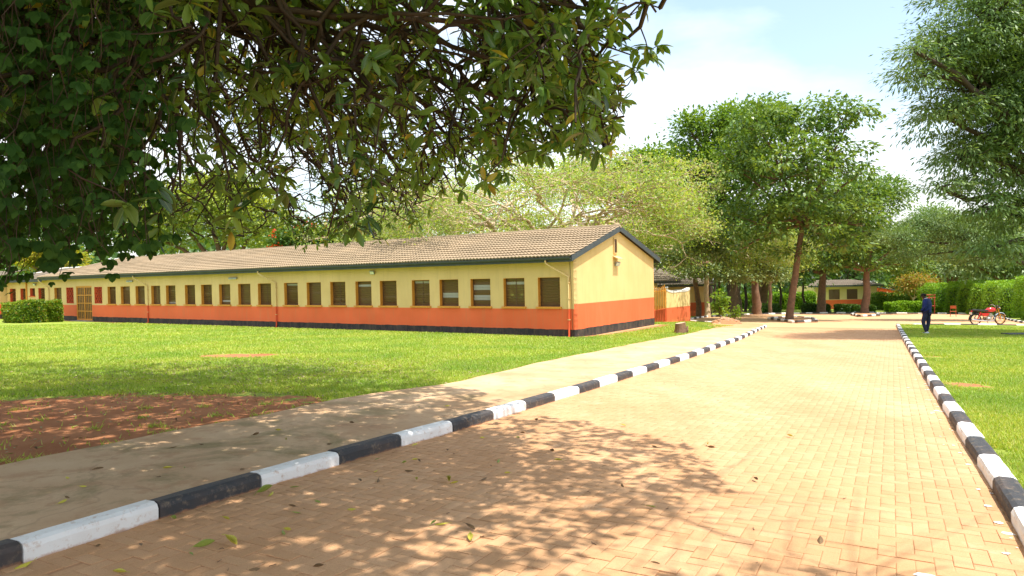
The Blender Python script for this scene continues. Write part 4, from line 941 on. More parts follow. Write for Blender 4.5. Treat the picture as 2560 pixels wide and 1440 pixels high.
q = G(); q.add(*tile_roof(-1.2, Wg+.6, -.7, ZT+.18, 3., rz_, hipL=2.6, hipR=2.6, wave=.3, amp=.03, lip=.04)); q.build('roof_tiles', M['tilegrey'], gh, kind='stuff')
V_, F_ = tile_roof(-.7, 6.7, -(Wg+.6), ZT+.18, -(Wg-2.), rz_, hipL=3.7, hipR=3.7, wave=.3, amp=.03, lip=.04); q = G(); q.add([(-v[1], v[0], v[2]) for v in V_], F_); q.build('hip_roof_tiles', M['tilegrey'], gh, kind='stuff')
G().box((-1.2, -.74, ZT-.02), (Wg+.6, -.70, ZT+.16)).build('fascia_board', M['slate'], gh)
G().box((-1.1, -.69, ZT+.0), (Wg+.5, -.01, ZT+.02)).build('soffit', M['soffit'], gh)
q = G(); q.tube([(Wg+.45, -.6, ZT), (Wg+.05, -.1, ZT-.8)], .06, 5); q.build('eave_bracket', M['ochre'], gh)
G().box((.3, .6, 0.2), (Wg-.3, .65, ZT-.1)).build('partition_or_dark_panel', M['floor_in'], gh)  # dark panel added behind the windows so the panes look dark
# low brick-red shed further right
ps = pt(2196, 770, 104); sh = empty('red_shed', (ps.x, 104, float(g(ps.x, 104))), 'low brick red shed with a sloping grey roof right of the guard house', 'building')
zt = pt(2196, 719, 104).z-sh.location.z; zt2 = pt(2246, 729, 104).z-sh.location.z; wd = pt(2246, 730, 104).x-ps.x
q = G(); q.add([(0, 0, -1), (wd, 0, -1), (wd, 0, zt2), (0, 0, zt), (0, 4, -1), (wd, 4, -1), (wd, 4, zt2), (0, 4, zt)], [(0, 1, 2, 3), (1, 5, 6, 2), (5, 4, 7, 6), (4, 0, 3, 7)]); q.build('wall', M['redtrim'], sh)
q = G(); q.add([(-.2, -.4, zt+.03), (wd+.3, -.4, zt2-.02), (wd+.3, 4.3, zt2-.02), (-.2, 4.3, zt+.03), (-.2, -.4, zt+.17), (wd+.3, -.4, zt2+.12), (wd+.3, 4.3, zt2+.12), (-.2, 4.3, zt+.17)], [(3, 2, 1, 0), (4, 5, 6, 7), (0, 1, 5, 4), (1, 2, 6, 5), (2, 3, 7, 6), (3, 0, 4, 7)]); q.build('roof', M['slate'], sh)

# ------------------------------------------------------------------ trees and hedges
def gb(px, Y):
    p = pt(px, 730, Y); return gp(p.x, Y)
# central tree in the kerbed island
tb = at(1972, 803)
Yc = tb.y
tree('island_tree', 'tall glossy dark green tree with a leaning trunk in the kerbed island', tb,
     [LB(1900, 330, 88, Yc), LB(2010, 330, 95, Yc+.8), LB(2110, 300, 62, Yc, .8), LB(2150, 282, 42, Yc-.5, .7), LB(1850, 430, 78, Yc), LB(1950, 450, 120, Yc-1), LB(2080, 430, 95, Yc), LB(2145, 440, 45, Yc-.4, .7),
      LB(1900, 560, 95, Yc-.3), LB(2010, 560, 100, Yc-1.), LB(2110, 560, 82, Yc), LB(1860, 620, 55, Yc, .8), LB(2090, 620, 70, Yc, .7), LB(1990, 640, 50, Yc, .5)],
     fork=.60, tr=.24, leaf=(.34, .17), ncl=600, nlf=28, cr=.27, lm='l_main', bark='barkred', seed=11, droop=.55, fkp=tuple(pt(2007, 560, Yc)), flat=.5)
# two guard house trees
b2 = at(2163, 786); tree('roadside_tree', 'dark spreading tree with straight reddish trunk in front of the guard house', b2,
     [LB(2100, 640, 62, b2.y, .6), LB(2180, 600, 72, b2.y, .8), LB(2150, 520, 75, b2.y), LB(2240, 620, 60, b2.y, .6), LB(2060, 665, 40, b2.y, .5), LB(2270, 665, 45, b2.y, .6), LB(2200, 500, 62, b2.y+1), LB(2150, 668, 60, b2.y, .35)],
     fork=.62, tr=.36, leaf=(.34, .17), ncl=620, nlf=26, cr=.42, lm='l_main', bark='barkred', seed=12, droop=.4)
b3 = gb(2052, 70); tree('roadside_tree', 'dark forked tree left of the guard house windows behind the island tree', b3,
     [LB(2040, 640, 60, 70, .7), LB(2090, 590, 70, 70), LB(2000, 680, 36, 70, .5), LB(2110, 660, 50, 70, .5), LB(2060, 520, 80, 71)], fork=.6, tr=.42, leaf=(.36, .18), ncl=420, nlf=24, cr=.45, lm='l_dark', bark='barkred', seed=13)
# big right tree whose canopy hangs into the frame (trunk outside the frame)
tree('feathery_tree', 'huge feathery leaved tree hanging in from the right edge of the view', gp(31, 29),
     [LB(2470, 60, 150, 26), LB(2360, 130, 90, 25.5, .8), LB(2300, 190, 62, 25, .7), LB(2450, 230, 130, 26.5), LB(2360, 290, 80, 25.5, .8), LB(2560, 150, 160, 27), LB(2400, 400, 75, 26, .8), LB(2500, 400, 120, 27), LB(2560, 300, 120, 26), LB(2350, 470, 42, 25.5, .7),
      LB(2450, 520, 72, 26, .7), LB(2540, 540, 80, 26.5, .8), LB(2480, 620, 62, 26, .45), LB(2560, 640, 60, 26, .45), LB(2640, 60, 200, 28), LB(2680, 350, 200, 28), LB(2290, 130, 40, 24.5, .5), LB(2700, 560, 120, 27)],
     fork=.5, tr=.36, leaf=(.22, .06), ncl=2300, nlf=44, cr=.30, lm='l_feather', bark='barkdark', seed=21, droop=.6, flat=.28, shell=.6, low=-.7)
tree('feathery_tree', 'feathery branches reaching low across the middle distance left of the big right tree', gp(48, 44),
     [LB(2330, 560, 60, 47, .6), LB(2250, 600, 50, 47, .6), LB(2400, 600, 80, 47, .8), LB(2300, 640, 55, 47, .4), LB(2480, 640, 80, 47, .7)], fork=.75, tr=.22, leaf=(.22, .06), ncl=520, nlf=44, cr=.45, lm='l_feather', bark='barkdark', seed=22, droop=.5, flat=.4)
# tall trees behind the island tree
tree('tall_tree', 'tallest bright green tree standing behind the island tree', gb(1840, 76),
     [LB(1760, 350, 62, 76), LB(1830, 330, 60, 76), LB(1900, 330, 62, 77), LB(1730, 440, 70, 76), LB(1810, 440, 85, 75), LB(1900, 440, 80, 76), LB(1700, 540, 62, 76), LB(1790, 550, 85, 75), LB(1720, 310, 26, 76), LB(1930, 300, 40, 78)],
     fork=.45, tr=.6, leaf=(.5, .25), ncl=950, nlf=26, cr=.7, lm='l_mid', bark='bark', seed=31, shell=.8)
tree('tall_tree', 'bright green rounded tree between the pale tree and the tall tree', gb(1600, 88),
     [LB(1600, 440, 62, 88), LB(1650, 410, 42, 88), LB(1560, 470, 55, 88), LB(1640, 500, 60, 88), LB(1500, 480, 50, 88), LB(1450, 440, 40, 88)], fork=.45, tr=.45, leaf=(.55, .3), ncl=420, nlf=26, cr=.75, lm='l_mid', bark='bark', seed=32)
tree('tall_tree', 'dark tree filling the gap behind the thick red trunk', gb(1890, 82),
     [LB(1790, 620, 80, 80), LB(1870, 600, 90, 80), LB(1950, 620, 90, 80), LB(2040, 560, 80, 82), LB(2150, 640, 70, 84), LB(1840, 690, 60, 79, .4), LB(1960, 690, 70, 79, .4)], fork=.5, tr=.75, leaf=(.5, .28), ncl=620, nlf=26, cr=.8, lm='l_dark', bark='barkred', seed=33)
tree('tulip_tree', 'dark tree with scattered red flowers behind the pale branched tree', gb(1650, 70),
     [LB(1640, 520, 55, 70, .8), LB(1600, 560, 55, 70), LB(1690, 580, 60, 70), LB(1560, 590, 50, 70)], fork=.5, tr=.35, leaf=(.42, .22), ncl=330, nlf=26, cr=.55, lm='l_dark', seed=34, flowers=26)
tree('tulip_tree', 'red flowering tree behind the middle of the long tiled roof', gb(830, 66),
     [LB(780, 600, 40, 66, .8), LB(850, 595, 42, 66, .8), LB(900, 610, 34, 66, .7), LB(720, 610, 34, 66, .7)], fork=.5, tr=.3, leaf=(.4, .2), ncl=300, nlf=26, cr=.5, lm='l_dark', seed=35, flowers=40)
tree('grey_tree', 'thin grey green tree with open crown behind the roof ridge', gb(960, 72),
     [LB(930, 560, 50, 72), LB(990, 540, 45, 72), LB(1010, 590, 40, 72), LB(880, 580, 34, 72)], fork=.5, tr=.3, leaf=(.4, .16), ncl=190, nlf=24, cr=.6, lm='l_olive', bark='barkdark', seed=36)
tree('broad_tree', 'broad golden green tree rising behind the left half of the roof', gb(560, 74),
     [LB(450, 560, 90, 74), LB(560, 540, 95, 74), LB(650, 580, 75, 74), LB(520, 490, 60, 75, .8), LB(400, 600, 60, 74), LB(610, 500, 50, 75), LB(700, 620, 45, 73)], fork=.4, tr=.6, leaf=(.42, .22), ncl=850, nlf=30, cr=.65, lm='l_hill', seed=37, shell=.85)
tree('dark_tree', 'dark tree behind the left end of the roof above the yellow shrub', gb(90, 74),
     [LB(60, 580, 70, 74), LB(150, 590, 60, 74), LB(260, 590, 60, 74), LB(0, 620, 70, 74), LB(330, 600, 45, 74), LB(200, 540, 60, 76), LB(300, 510, 60, 78)], fork=.4, tr=.5, leaf=(.45, .22), ncl=520, nlf=28, cr=.65, lm='l_dark', seed=38)
tree('yellow_shrub', 'bright yellow leaved shrub behind the hipped end of the roof', gb(130, 62),
     [LB(100, 648, 30, 62), LB(140, 640, 34, 62), LB(185, 655, 26, 62), LB(75, 660, 24, 62)], fork=.5, tr=.15, leaf=(.26, .14), ncl=200, nlf=26, cr=.3, lm='l_yellow', seed=39, cat='shrub')
# trees at the back right above the hedges
for i, (nm, lab, px, Y, lb, lm, nc, sd) in enumerate([
    ('olive_tree', 'grey olive tree behind the tall clipped hedge at the right edge', 2520, 66, [(2480, 620, 70), (2560, 600, 80), (2540, 680, 70), (2430, 660, 60), (2600, 680, 70)], 'l_olive', 520, 41),
    ('olive_tree', 'grey olive tree above the gap behind the low hedge', 2380, 84, [(2350, 600, 62), (2420, 620, 62), (2300, 650, 55), (2380, 680, 60), (2440, 690, 45)], 'l_olive', 460, 42),
    ('background_tree', 'mid green tree right of the guard house under the sky gap', 2270, 92, [(2250, 620, 50), (2300, 600, 48), (2230, 670, 45), (2290, 680, 50), (2330, 560, 40)], 'l_mid', 380, 43),
    ('background_tree', 'dark green tree rising directly behind the guard house', 2130, 118, [(2090, 640, 70), (2160, 630, 70), (2200, 670, 60), (2040, 680, 60), (2120, 690, 60)], 'l_dark', 420, 44)]):
    tree(nm, lab, gb(px, Y), [LB(a, b, c_, Y) for a, b, c_ in lb], fork=.4, tr=.4, leaf=(.42, .2), ncl=nc, nlf=26, cr=.6, lm=lm, seed=sd)
# grey-leaved bushy tree with its trunks by the second building
tree('bushy_tree', 'dense grey green tree spreading over the second building and kerb', gb(1893, 62),
     [LB(1690, 655, 40, 48, .6), LB(1770, 630, 62, 50, .8), LB(1840, 640, 70, 57, .8), LB(1900, 660, 58, 57, .7), LB(1740, 680, 48, 55, .45), LB(1830, 690, 60, 56, .35), LB(1930, 690, 40, 57, .45)], fork=.72, tr=.42, leaf=(.28, .13), ncl=900, nlf=28, cr=.42, lm='l_olive', bark='barkred', seed=51, fkp=tuple(pt(1888, 705, 62)))
g_sl = 'slender trunks at the back of the copse'
SLN = {1: 'brown leaning trunk at the right corner of the second building', 2: 'thin dark trunk second from the second building in the copse', 6: 'short crooked trunk bending right in the middle of the copse', 8: 'stout dark trunk just behind the second building corner', 10: 'dark trunk behind the hedge left of the guard house', 11: 'dark trunk behind the hedge left of the island tree'}
SLN = {i: SLN.get(i, 'thin dark trunk in the back rows of the shaded copse') for i in range(1, 12)}
for i, (px, Y, lean, r_) in enumerate([(1925, 64, .1, .16), (1745, 58, -.2, .2), (1785, 72, .1, .13), (1800, 76, -.1, .14), (1815, 74, .2, .12), (1828, 80, 0, .16), (1850, 70, .9, .08), (1862, 78, 0, .15), (1772, 66, .1, .22), (1905, 84, 0, .12), (2010, 88, 0, .14), (1950, 86, .1, .14)]):
    b = gb(px, Y); r2 = np.random.RandomState(60+i); root = empty('slender_tree', b, ('slender pale trunk just right of the thick red trunk' if i == 0 else SLN[i]), 'tree', None if i == 0 else g_sl)
    T = Tubes(); top = b+Vector((lean, 0, 6.5)); T.add(wig(b-Vector((0, 0, .2)), top, 8, .3, r2)-np.array(b), np.linspace(r_*1.2, r_*.6, 8), 8)
    for k in range(3):
        s_ = b+(top-b)*(.45+.15*k); T.add(wig(s_, s_+Vector((r2.normal(0, 1.2), r2.normal(0, .8), 1.8)), 5, .2, r2)-np.array(b), np.linspace(r_*.4, .02, 5), 5)
    link('trunk', T.mesh('trunk'), M['bark' if i < 2 else 'barkdark'], root)
    C = np.array(top)+r2.normal(0, 1, (14, 3))*[1.3, 1.3, .9]; P = (C[:, None]+r2.normal(0, .45, (14, 34, 3))).reshape(-1, 3)
    V, Fq = leaves_quad(P, r2.normal(0, 1, P.shape), r2.normal(0, .5, P.shape)+[0, 0, 1], np.full(len(P), .4), np.full(len(P), .2)); link('crown', fast_mesh('crown', V-np.array(b), [Fq]), M['l_dark'], root)

# pale, sparsely leaved umbrella tree: recursive limbs
def umbrella_tree(name, label, base, fork_h, spread, top, seed, tr=.42, levels=6, lm='l_pale'):
    r = np.random.RandomState(seed); base = np.array(base); root = empty(name, base, label, 'tree'); T = Tubes(); tips = []
    fk = base+[r.normal(0, .3), r.normal(0, .3), fork_h]; T.add(wig(base-[0, 0, .2], fk, 7, .15, r), np.interp(np.linspace(0, 1, 7), [0, .15, 1], [tr*1.5, tr*1.05, tr*.85]), 10)
    def grow(p, d, Ln, rad, lv):
        q = p+d*Ln; q[2] = min(q[2], base[2]+top*(1+.04*r.normal())-.05*np.hypot(*(q-base)[:2])); P = wig(p, q, 5 if lv < 4 else 3, .16*Ln, r); T.add(P, np.linspace(rad, rad*.66, len(P)), 7 if lv < 3 else 4 if lv < 5 else 3)
        if lv >= 3: tips.append((P[len(P)//2], lv))
        if lv == levels: tips.append((q, lv)); return
        for k in range(3 if r.rand() < .55 else 2):
            nd = d+r.normal(0, .55, 3); nd[2] = nd[2]*.55+.12*(1-(q[2]-base[2])/top); nd = nd/np.linalg.norm(nd); grow(q, nd, Ln*r.uniform(.62, .84), rad*.62, lv+1)
    n0 = 6
    for k in range(n0):
        a = 2*PI*k/n0+r.normal(0, .25); d = np.array([math.cos(a), math.sin(a), r.uniform(.35, .8)]); grow(fk.copy(), d/np.linalg.norm(d), spread*r.uniform(.26, .34), tr*.5, 1)
    me = T.mesh('trunk'); me.transform(Matrix.Translation(-Vector(base))); link('trunk', me, M['barkpale'], root)
    C = np.array([t[0] for t in tips]); n = len(C); m_ = 6; P = (C[:, None]+r.normal(0, 1, (n, m_, 3))*[.34, .34, .26]).reshape(-1, 3)
    V, Fq = leaves_quad(P, r.normal(0, 1, P.shape)+[0, 0, -.2], r.normal(0, .5, P.shape)+[0, 0, 1], r.uniform(.10, .22, len(P)), r.uniform(.07, .13, len(P))); link('crown', fast_mesh('crown', V-base, [Fq]), M[lm], root)
umbrella_tree('umbrella_tree', 'pale flat topped tree with bare looking limbs, left of its twin behind the roof', gb(1335, 44), 3.6, 13., 9.5, 71, levels=7)
umbrella_tree('umbrella_tree', 'pale branched tree with fresh green leaves nearest to the gable peak', gb(1418, 47), 4.2, 12.5, 9.8, 72, levels=7)
umbrella_tree('umbrella_tree', 'low pale green tree whose branches hang over the boundary wall', gb(1768, 54), 3.9, 7.5, 6.6, 73, tr=.2, levels=7)
umbrella_tree('umbrella_tree', 'pale sparse tree behind the middle of the roof', gb(1150, 52), 3.0, 10.5, 8.2, 74, tr=.34, levels=7)

# saplings, mound, croton
mb = at(1815, 812)
def sapling(name, label, base, h, n, lm, seed, spread=.5, leafs=(.2, .08), trunk=.02, cat='sapling', group=None):
    r = np.random.RandomState(seed); base = np.array(base); root = empty(name, base, label, cat, group); T = Tubes(); P = []; D = []
    tp = wig(base, base+[r.normal(0, .08), 0, h*.75], 6, .05, r); T.add(tp, np.linspace(trunk, trunk*.5, 6), 6)
    for k in range(n):
        t = r.uniform(.3, 1.); p = tp[0]*(1-t)+tp[-1]*t; a = r.uniform(0, 2*PI); L_ = spread*r.uniform(.6, 1.1)*(1.15-.4*t); q = p+np.array([math.cos(a)*L_, math.sin(a)*L_, h*.25*r.uniform(.3, 1.2)])
        B = wig(p, q, 5, .05, r, .1*L_); T.add(B, np.linspace(.010, .004, 5), 4)
        for j in range(9):
            P.append(B[1+j % 4]+r.normal(0, .07, 3)); D.append(unit(q-p)*.6+r.normal(0, .5, 3)+[0, 0, -.35])
    P = np.array(P); D = np.array(D); s = r.uniform(.7, 1.2, len(P)); V, F1, F2 = leaves_fine(P, D, r.normal(0, .4, P.shape)+[0, 0, 1], leafs[0]*s, leafs[1]*s)
    me = T.mesh('stem'); me.transform(Matrix.Translation(-Vector(base))); link('stem', me, M['bark'], root); link('leaves', fast_mesh('leaves', V-base, [F1, F2]), M[lm], root, kind='stuff')
    return root
sapling('sapling', 'leafy bright green sapling growing beside the earth mound', at(1802, 808), 1.95, 34, 'l_bright', 81, .55, (.26, .12), .03)
sapling('sapling', 'small thin sapling to the right of the larger sapling', at(1836, 806), 1.05, 14, 'l_bright', 82, .36, (.24, .09))
rm = empty('earth_mound', mb, 'mound of red earth and stones at the end of the footpath', 'mound'); r_ = np.random.RandomState(83)
q = G(); q.ell(tuple(mb+Vector((0, .1, -.12))), (.95, .8, .45), 18, 10)
for i, v in enumerate(q.v):
    k = 1+r_.uniform(-.12, .12); q.v[i] = (mb.x+(v[0]-mb.x)*k, mb.y+(v[1]-mb.y)*k, v[2]+r_.uniform(-.06, .06))
q.build('soil_heap', M['soil'], rm, origin=mb)
for k in range(26):
    a = r_.uniform(0, 2*PI); d_ = r_.uniform(.1, .85); s = r_.uniform(.08, .2); z = .33*(1-(d_/.95)**2)-.02
    q = G(); q.ell((mb.x+math.cos(a)*d_, mb.y+math.sin(a)*d_*.8, mb.z+z), (s, s*r_.uniform(.6, 1), s*r_.uniform(.5, .9)), 7, 5)
    q.v = [tuple(np.array(v)+r_.normal(0, s*.12, 3)) for v in q.v]; q.build('stone', M['rock'], rm, origin=mb)
# stump
st = at(1701, 836); q = G(); r_ = random.Random(84); n = 16; V = []; 
ring = [(0, -.08, .30), (.05, 0, .27), (.2, 0, .225), (.42, 0, .205), (.455, 0, .20)]
lob = [1+.10*math.sin(3*2*PI*j/n+1)+.05*r_.uniform(-1, 1) for j in range(n)]
for (z, _, rad) in ring:
    for j in range(n): t = 2*PI*j/n; V.append((st.x+rad*lob[j]*math.cos(t), st.y+rad*lob[j]*math.sin(t), st.z+.02+z+(-.12 if z == 0 else 0)+.03*math.cos(t)*(z > .4)))
Fs = [(i*n+j, i*n+(j+1) % n, (i+1)*n+(j+1) % n, (i+1)*n+j) for i in range(4) for j in range(n)]
q.add(V, Fs); ts = empty('tree_stump', st, 'sawn reddish tree stump on the lawn beside the footpath', 'stump'); q.build('bark', M['barkred'], ts, origin=st)
q = G(); q.add(V[-n:], [tuple(range(n))]); q.v = [(a, b, c_+.001) for a, b, c_ in q.v]; q.build('cut_face', M['barkpale'], ts, origin=st)
q = G(); q.tube([(st.x+.12, st.y-.05, st.z+.02), (st.x+.27, st.y-.04, st.z+.18), (st.x+.30, st.y, st.z+.34)], [.1, .07, .03], 7); q.build('split_root', M['barkred'], ts, origin=st)
tree('croton_shrub', 'orange and green leaved shrub with a pale stem behind the low hedge', gb(2275, 78), [LB(2290, 712, 34, 78, .8), LB(2260, 722, 24, 78), LB(2320, 722, 26, 78)], fork=.5, tr=.13, leaf=(.3, .13), ncl=150, nlf=22, cr=.35, lm='l_croton', bark='barkpale', seed=85, cat='shrub')

# hedges
h1 = [at(2560, 800), at(2475, 790)]
hedge('clipped_hedge', 'tallest clipped hedge with bright top at the right edge', [(34.6, 40.), (38.2, 48.2), (40.4, 54.2)], 2.2, 3.0, 'l_hedge', 46000, 91, (.11, .07))
hedge('clipped_hedge', 'second clipped hedge block left of the tallest one', [(41.6, 56.8), (44.5, 70), (45.5, 76)], 2.2, 2.75, 'l_hedge', 30000, 92, (.13, .08))
hedge('low_hedge', 'low square clipped hedge behind the walking person', [tuple(at(2219, 781)[:2]), tuple(at(2365, 781.5)[:2])], 1.2, 1.0, 'l_hedge', 10000, 93, (.15, .09))
hedge('back_hedge', 'dark hedge behind the low hedge and shrub', [tuple(pt(2185, 760, 92)[:2]), tuple(pt(2345, 760, 86)[:2])], 1.6, 1.9, 'l_mid', 9000, 94, (.22, .12))
hedge('back_hedge', 'light green hedge left of the guard house', [tuple(pt(1910, 760, 92)[:2]), tuple(pt(2034, 760, 92)[:2])], 1.4, 2.0, 'l_hedge', 7000, 95, (.22, .12))
hedge('back_hedge', 'sunlit hedge seen between the trunks of the copse', [tuple(pt(1775, 760, 96)[:2]), tuple(pt(1905, 760, 96)[:2])], 1.6, 1.6, 'l_bright', 6000, 96, (.25, .14))
for i, (a, b, lab) in enumerate([(1882, 1945, 'dark low bush at the foot of the thick red trunk'), (2010, 2040, 'dark low bush left of the guard house corner'), (2050, 2070, 'small dark bush behind the forked tree trunk'), (2092, 2118, 'round dark bush under the left guard house window'), (2124, 2150, 'round dark bush under the right guard house window'), (2170, 2180, 'small dark bush right of the roadside trunk')]):
    hedge('low_bush', lab, [tuple(at(a, 781)[:2]), tuple(at(b, 781)[:2])], 1.0, .72, 'l_dark', 1500, 100+i, (.16, .09), cat='bush', group='dark bushes along the far kerb', round_=.5)
# the leafy bush at the far left, in front of the building
hedge('leafy_bush', 'leafy yellow green bush in front of the left end of the building', [tuple(at(38, 808)[:2]), tuple(at(88, 809)[:2])], 1.5, 1.35, 'l_bushtop', 6500, 111, (.13, .07), cat='bush', round_=.3, wob=.06)
hedge('leafy_bush', 'right hand leafy bush touching the first, nearer to the door', [tuple(at(112, 807)[:2]), tuple(at(146, 806)[:2])], 1.3, 1.42, 'l_bushtop', 5500, 112, (.13, .07), cat='bush', round_=.3, wob=.06)

# distant woodland closing the view
r = np.random.RandomState(120); n = 26000
az = r.uniform(-.85, .85, n); Yd = r.uniform(112, 150, n); Xd = np.tan(az)*Yd; hh = 11+2.5*np.sin(az*13)+1.6*np.sin(az*31+1)+1.1*np.sin(az*67); hh = np.where(az > .48, hh*.75, hh); v_ = r.rand(n)**.8
P = np.column_stack([Xd, Yd, g(Xd, Yd)+v_*hh]); V, Fq = leaves_quad(P, r.normal(0, 1, P.shape), r.normal(0, .7, P.shape)+[0, -.3, 1], r.uniform(1.0, 2.0, n), r.uniform(.6, 1.2, n), .2)
link('distant_woodland', fast_mesh('distant_woodland', V, [Fq]), M['l_dark'], kind='stuff')

# ------------------------------------------------------------------ the big foreground fig tree
def ficus():
    r = np.random.RandomState(7); base = gp(-7.6, 5.2); root = empty('fig_tree', base, 'large glossy leaved fig tree overhanging the road from the left foreground', 'tree')
    bs = np.array(base); T = Tubes(); Tt = Tubes(); crot = np.array([-6.8, 5.6, 3.2]); T.add(wig(bs-[0, 0, .3], crot, 9, .25, r), np.interp(np.linspace(0, 1, 9), [0, .1, .3, 1], [1.0, .75, .6, .5]), 14)
    K = lambda *p: np.array(pt(*p))
    limbs = [([K(-300, -700, 4.4), K(200, -170, 4.5), K(520, -60, 4.7), K(900, 40, 4.9), K(1300, 70, 5.2), K(1500, 70, 5.3), K(1640, 30, 5.5)], .06, 1.),
             ([K(-100, -500, 5), K(600, -100, 5.1), K(1000, 90, 5.3), K(1330, 180, 5.7), K(1490, 220, 6)], .06, 1.1),
             ([K(0, -300, 5.2), K(700, 50, 5.6), K(1100, 200, 6), K(1400, 280, 6.3), K(1490, 350, 6.4)], .06, 1.15),
             ([K(200, -200, 6), K(900, 150, 7), K(1120, 290, 7.4), K(1200, 360, 7.6)], .09, 1.),
             ([K(100, -200, 7), K(650, 80, 8), K(900, 280, 9), K(1030, 400, 9.5)], .09, .9),
             ([K(100, -250, 7.5), K(600, 180, 9), K(760, 360, 10), K(860, 500, 10.5)], .09, .9),
             ([K(100, -250, 8), K(460, 240, 10), K(590, 420, 11), K(650, 520, 11.5)], .08, .8),
             ([K(0, -250, 8.5), K(360, 260, 11), K(420, 430, 12), K(460, 530, 12.5)], .08, .8),
             ([K(-250, -300, 4.0), K(100, 70, 4.3), K(240, 95, 4.4), K(310, 40, 4.4), K(345, 130, 4.3)], .03, .5),
             ([K(500, -300, 4.7), K(800, 60, 4.9), K(880, 160, 5.0)], .05, .9),
             ([K(900, -260, 5), K(1300, 0, 5.4), K(1480, 90, 5.7), K(1540, 120, 5.7)], .05, 1.),
             ([K(700, -150, 6), K(1050, 120, 7), K(1200, 250, 7.4), K(1290, 330, 7.8)], .06, 1.),
             ([K(500, -120, 8), K(800, 220, 9.5), K(930, 380, 10.3), K(980, 490, 10.8)], .07, .9),
             ([K(1000, -300, 5.6), K(1250, 60, 6.2), K(1420, 200, 6.6), K(1500, 290, 6.8)], .06, 1.1),
             ([K(300, -260, 5.2), K(520, 20, 5.6), K(700, 140, 5.9), K(760, 230, 6)], .05, 1.),
             ([K(900, -200, 7.2), K(1000, 200, 7.6), K(1060, 330, 8.), K(1100, 430, 8.3)], .06, 1.),
             ([K(500, -100, 9), K(850, 330, 10), K(960, 480, 10.6), K(1040, 565, 10.8)], .05, .8), ([K(400, 0, 9), K(740, 360, 10.6), K(860, 490, 11), K(930, 580, 11.2)], .05, .8),
             ([K(400, 0, 9), K(600, 330, 10.6), K(700, 460, 11.2), K(780, 590, 11.6)], .05, .8), ([K(300, 0, 9.5), K(480, 350, 11.5), K(560, 480, 12), K(610, 590, 12.4)], .05, .7),
             ([K(700, -50, 8.5), K(980, 250, 9), K(1080, 360, 9.4), K(1140, 440, 9.6)], .05, .9), ([K(900, -100, 5.8), K(1350, 170, 6.3), K(1480, 280, 6.5), K(1510, 370, 6.5)], .05, 1.3),
             ([K(900, -100, 6.2), K(1150, 240, 7), K(1230, 340, 7.4), K(1255, 420, 7.5)], .05, 1.2), ([K(500, 50, 10), K(700, 500, 12), K(660, 560, 12.5), K(540, 590, 13)], .04, .6),
             ([K(1150, -150, 5.5), K(1420, 90, 5.9), K(1500, 210, 6.1), K(1505, 320, 6.2), K(1495, 375, 6.2)], .035, 1.3), ([K(1050, -100, 6), K(1280, 150, 6.6), K(1370, 270, 6.8), K(1400, 360, 6.9)], .035, 1.3),
             ([K(1100, -160, 5), K(1400, 10, 5.2), K(1560, 20, 5.4), K(1650, 20, 5.5)], .04, .9)]
    up = [([(-3, 3, 6.2), (1.2, 1.6, 6.8), (3.9, 1.8, 6.0)], .12), ([(-3, 5, 7), (.6, 4.6, 7.2), (4.0, 4.3, 6.2)], .12), ([(-4, 8, 7.4), (-.5, 8.2, 7.8), (2.2, 7.6, 7.0)], .1), ([(-5, 10, 7), (-2.5, 12, 7.5), (-.6, 12.4, 7.)], .09),
          ([(-8, 9, 6.6), (-7.2, 12.6, 7.2), (-5.6, 15, 6.2)], .1), ([(-10, 9, 6), (-11.5, 12, 6.8), (-11, 14.6, 6.2)], .1), ([(-7, 3, 6), (-4.5, 1.5, 6.8), (-1.5, .2, 6.6)], .1), ([(-4, 2, 6.6), (.5, -.6, 6.8), (2.6, -1.4, 6.)], .1),
          ([(-9, 6, 6), (-12, 7.5, 6.4), (-14.5, 9.5, 5.6)], .1), ([(-5.5, 5, 7), (-3, 4.5, 8), (-.5, 3, 8.2)], .1), ([(-6, 8, 7), (-5.2, 10, 8), (-4, 11.5, 8)], .1), ([(-13, 11, 6.4), (-15.5, 14, 6.4), (-17.5, 16.5, 5.6)], .08), ([(-2, 6.2, 7), (.5, 6.4, 7.6), (2.4, 6., 7.2)], .1),
          ([(-6, 3, 5), (-4.5, 2.4, 5.4), (-3, 1.8, 5.2)], .08), ([(-8, 7, 5), (-8.6, 9.5, 6), (-8.4, 12, 5.8)], .08), ([(-3, 2, 5.6), (1.4, 1.6, 6.), (4.4, 2.9, 5.6)], .1), ([(-2, 4, 6.4), (1.5, 4.2, 6.8), (3.4, 3.9, 6)], .1), ([(-3, 3, 5.8), (0, 2.4, 6), (2.2, 1.2, 5.8)], .1), ([(-4, 3, 5.6), (-2, 1.8, 5.8), (0.6, .4, 5.6)], .1), ([(-5, 4, 5.6), (-3.4, 3.2, 5.8), (-1.5, 1.6, 5.6)], .1), ([(-4, 1, 6), (0, .2, 6.2), (3.2, .4, 5.8)], .1), ([(-8, 10, 6.4), (-9.6, 13, 6.8), (-9, 15.2, 6)], .09), ([(-6, 10, 7), (-3.8, 13.2, 7.2), (-2.6, 14, 6.6)], .09), ([(-5, 4, 6), (-2, 3.4, 6), (0.4, 3, 5.8)], .1), ([(-12, 10, 6), (-14, 12.6, 6.4), (-15, 15, 5.8)], .08)]
    LP = []; LD = []; LL = []; LN = []; CP = []; CD = []
    def rosette(p, d, k, size, store):
        d = d/np.linalg.norm(d)
        for j in range(k):
            v = d*r.uniform(.15, .8)+r.normal(0, .75, 3); v[2] -= .12; s = size*r.uniform(.7, 1.2)
            store[0].append(p-d*r.uniform(0, .05)); store[1].append(v); store[2].append(s)
    vis = (LP, LD, LL)
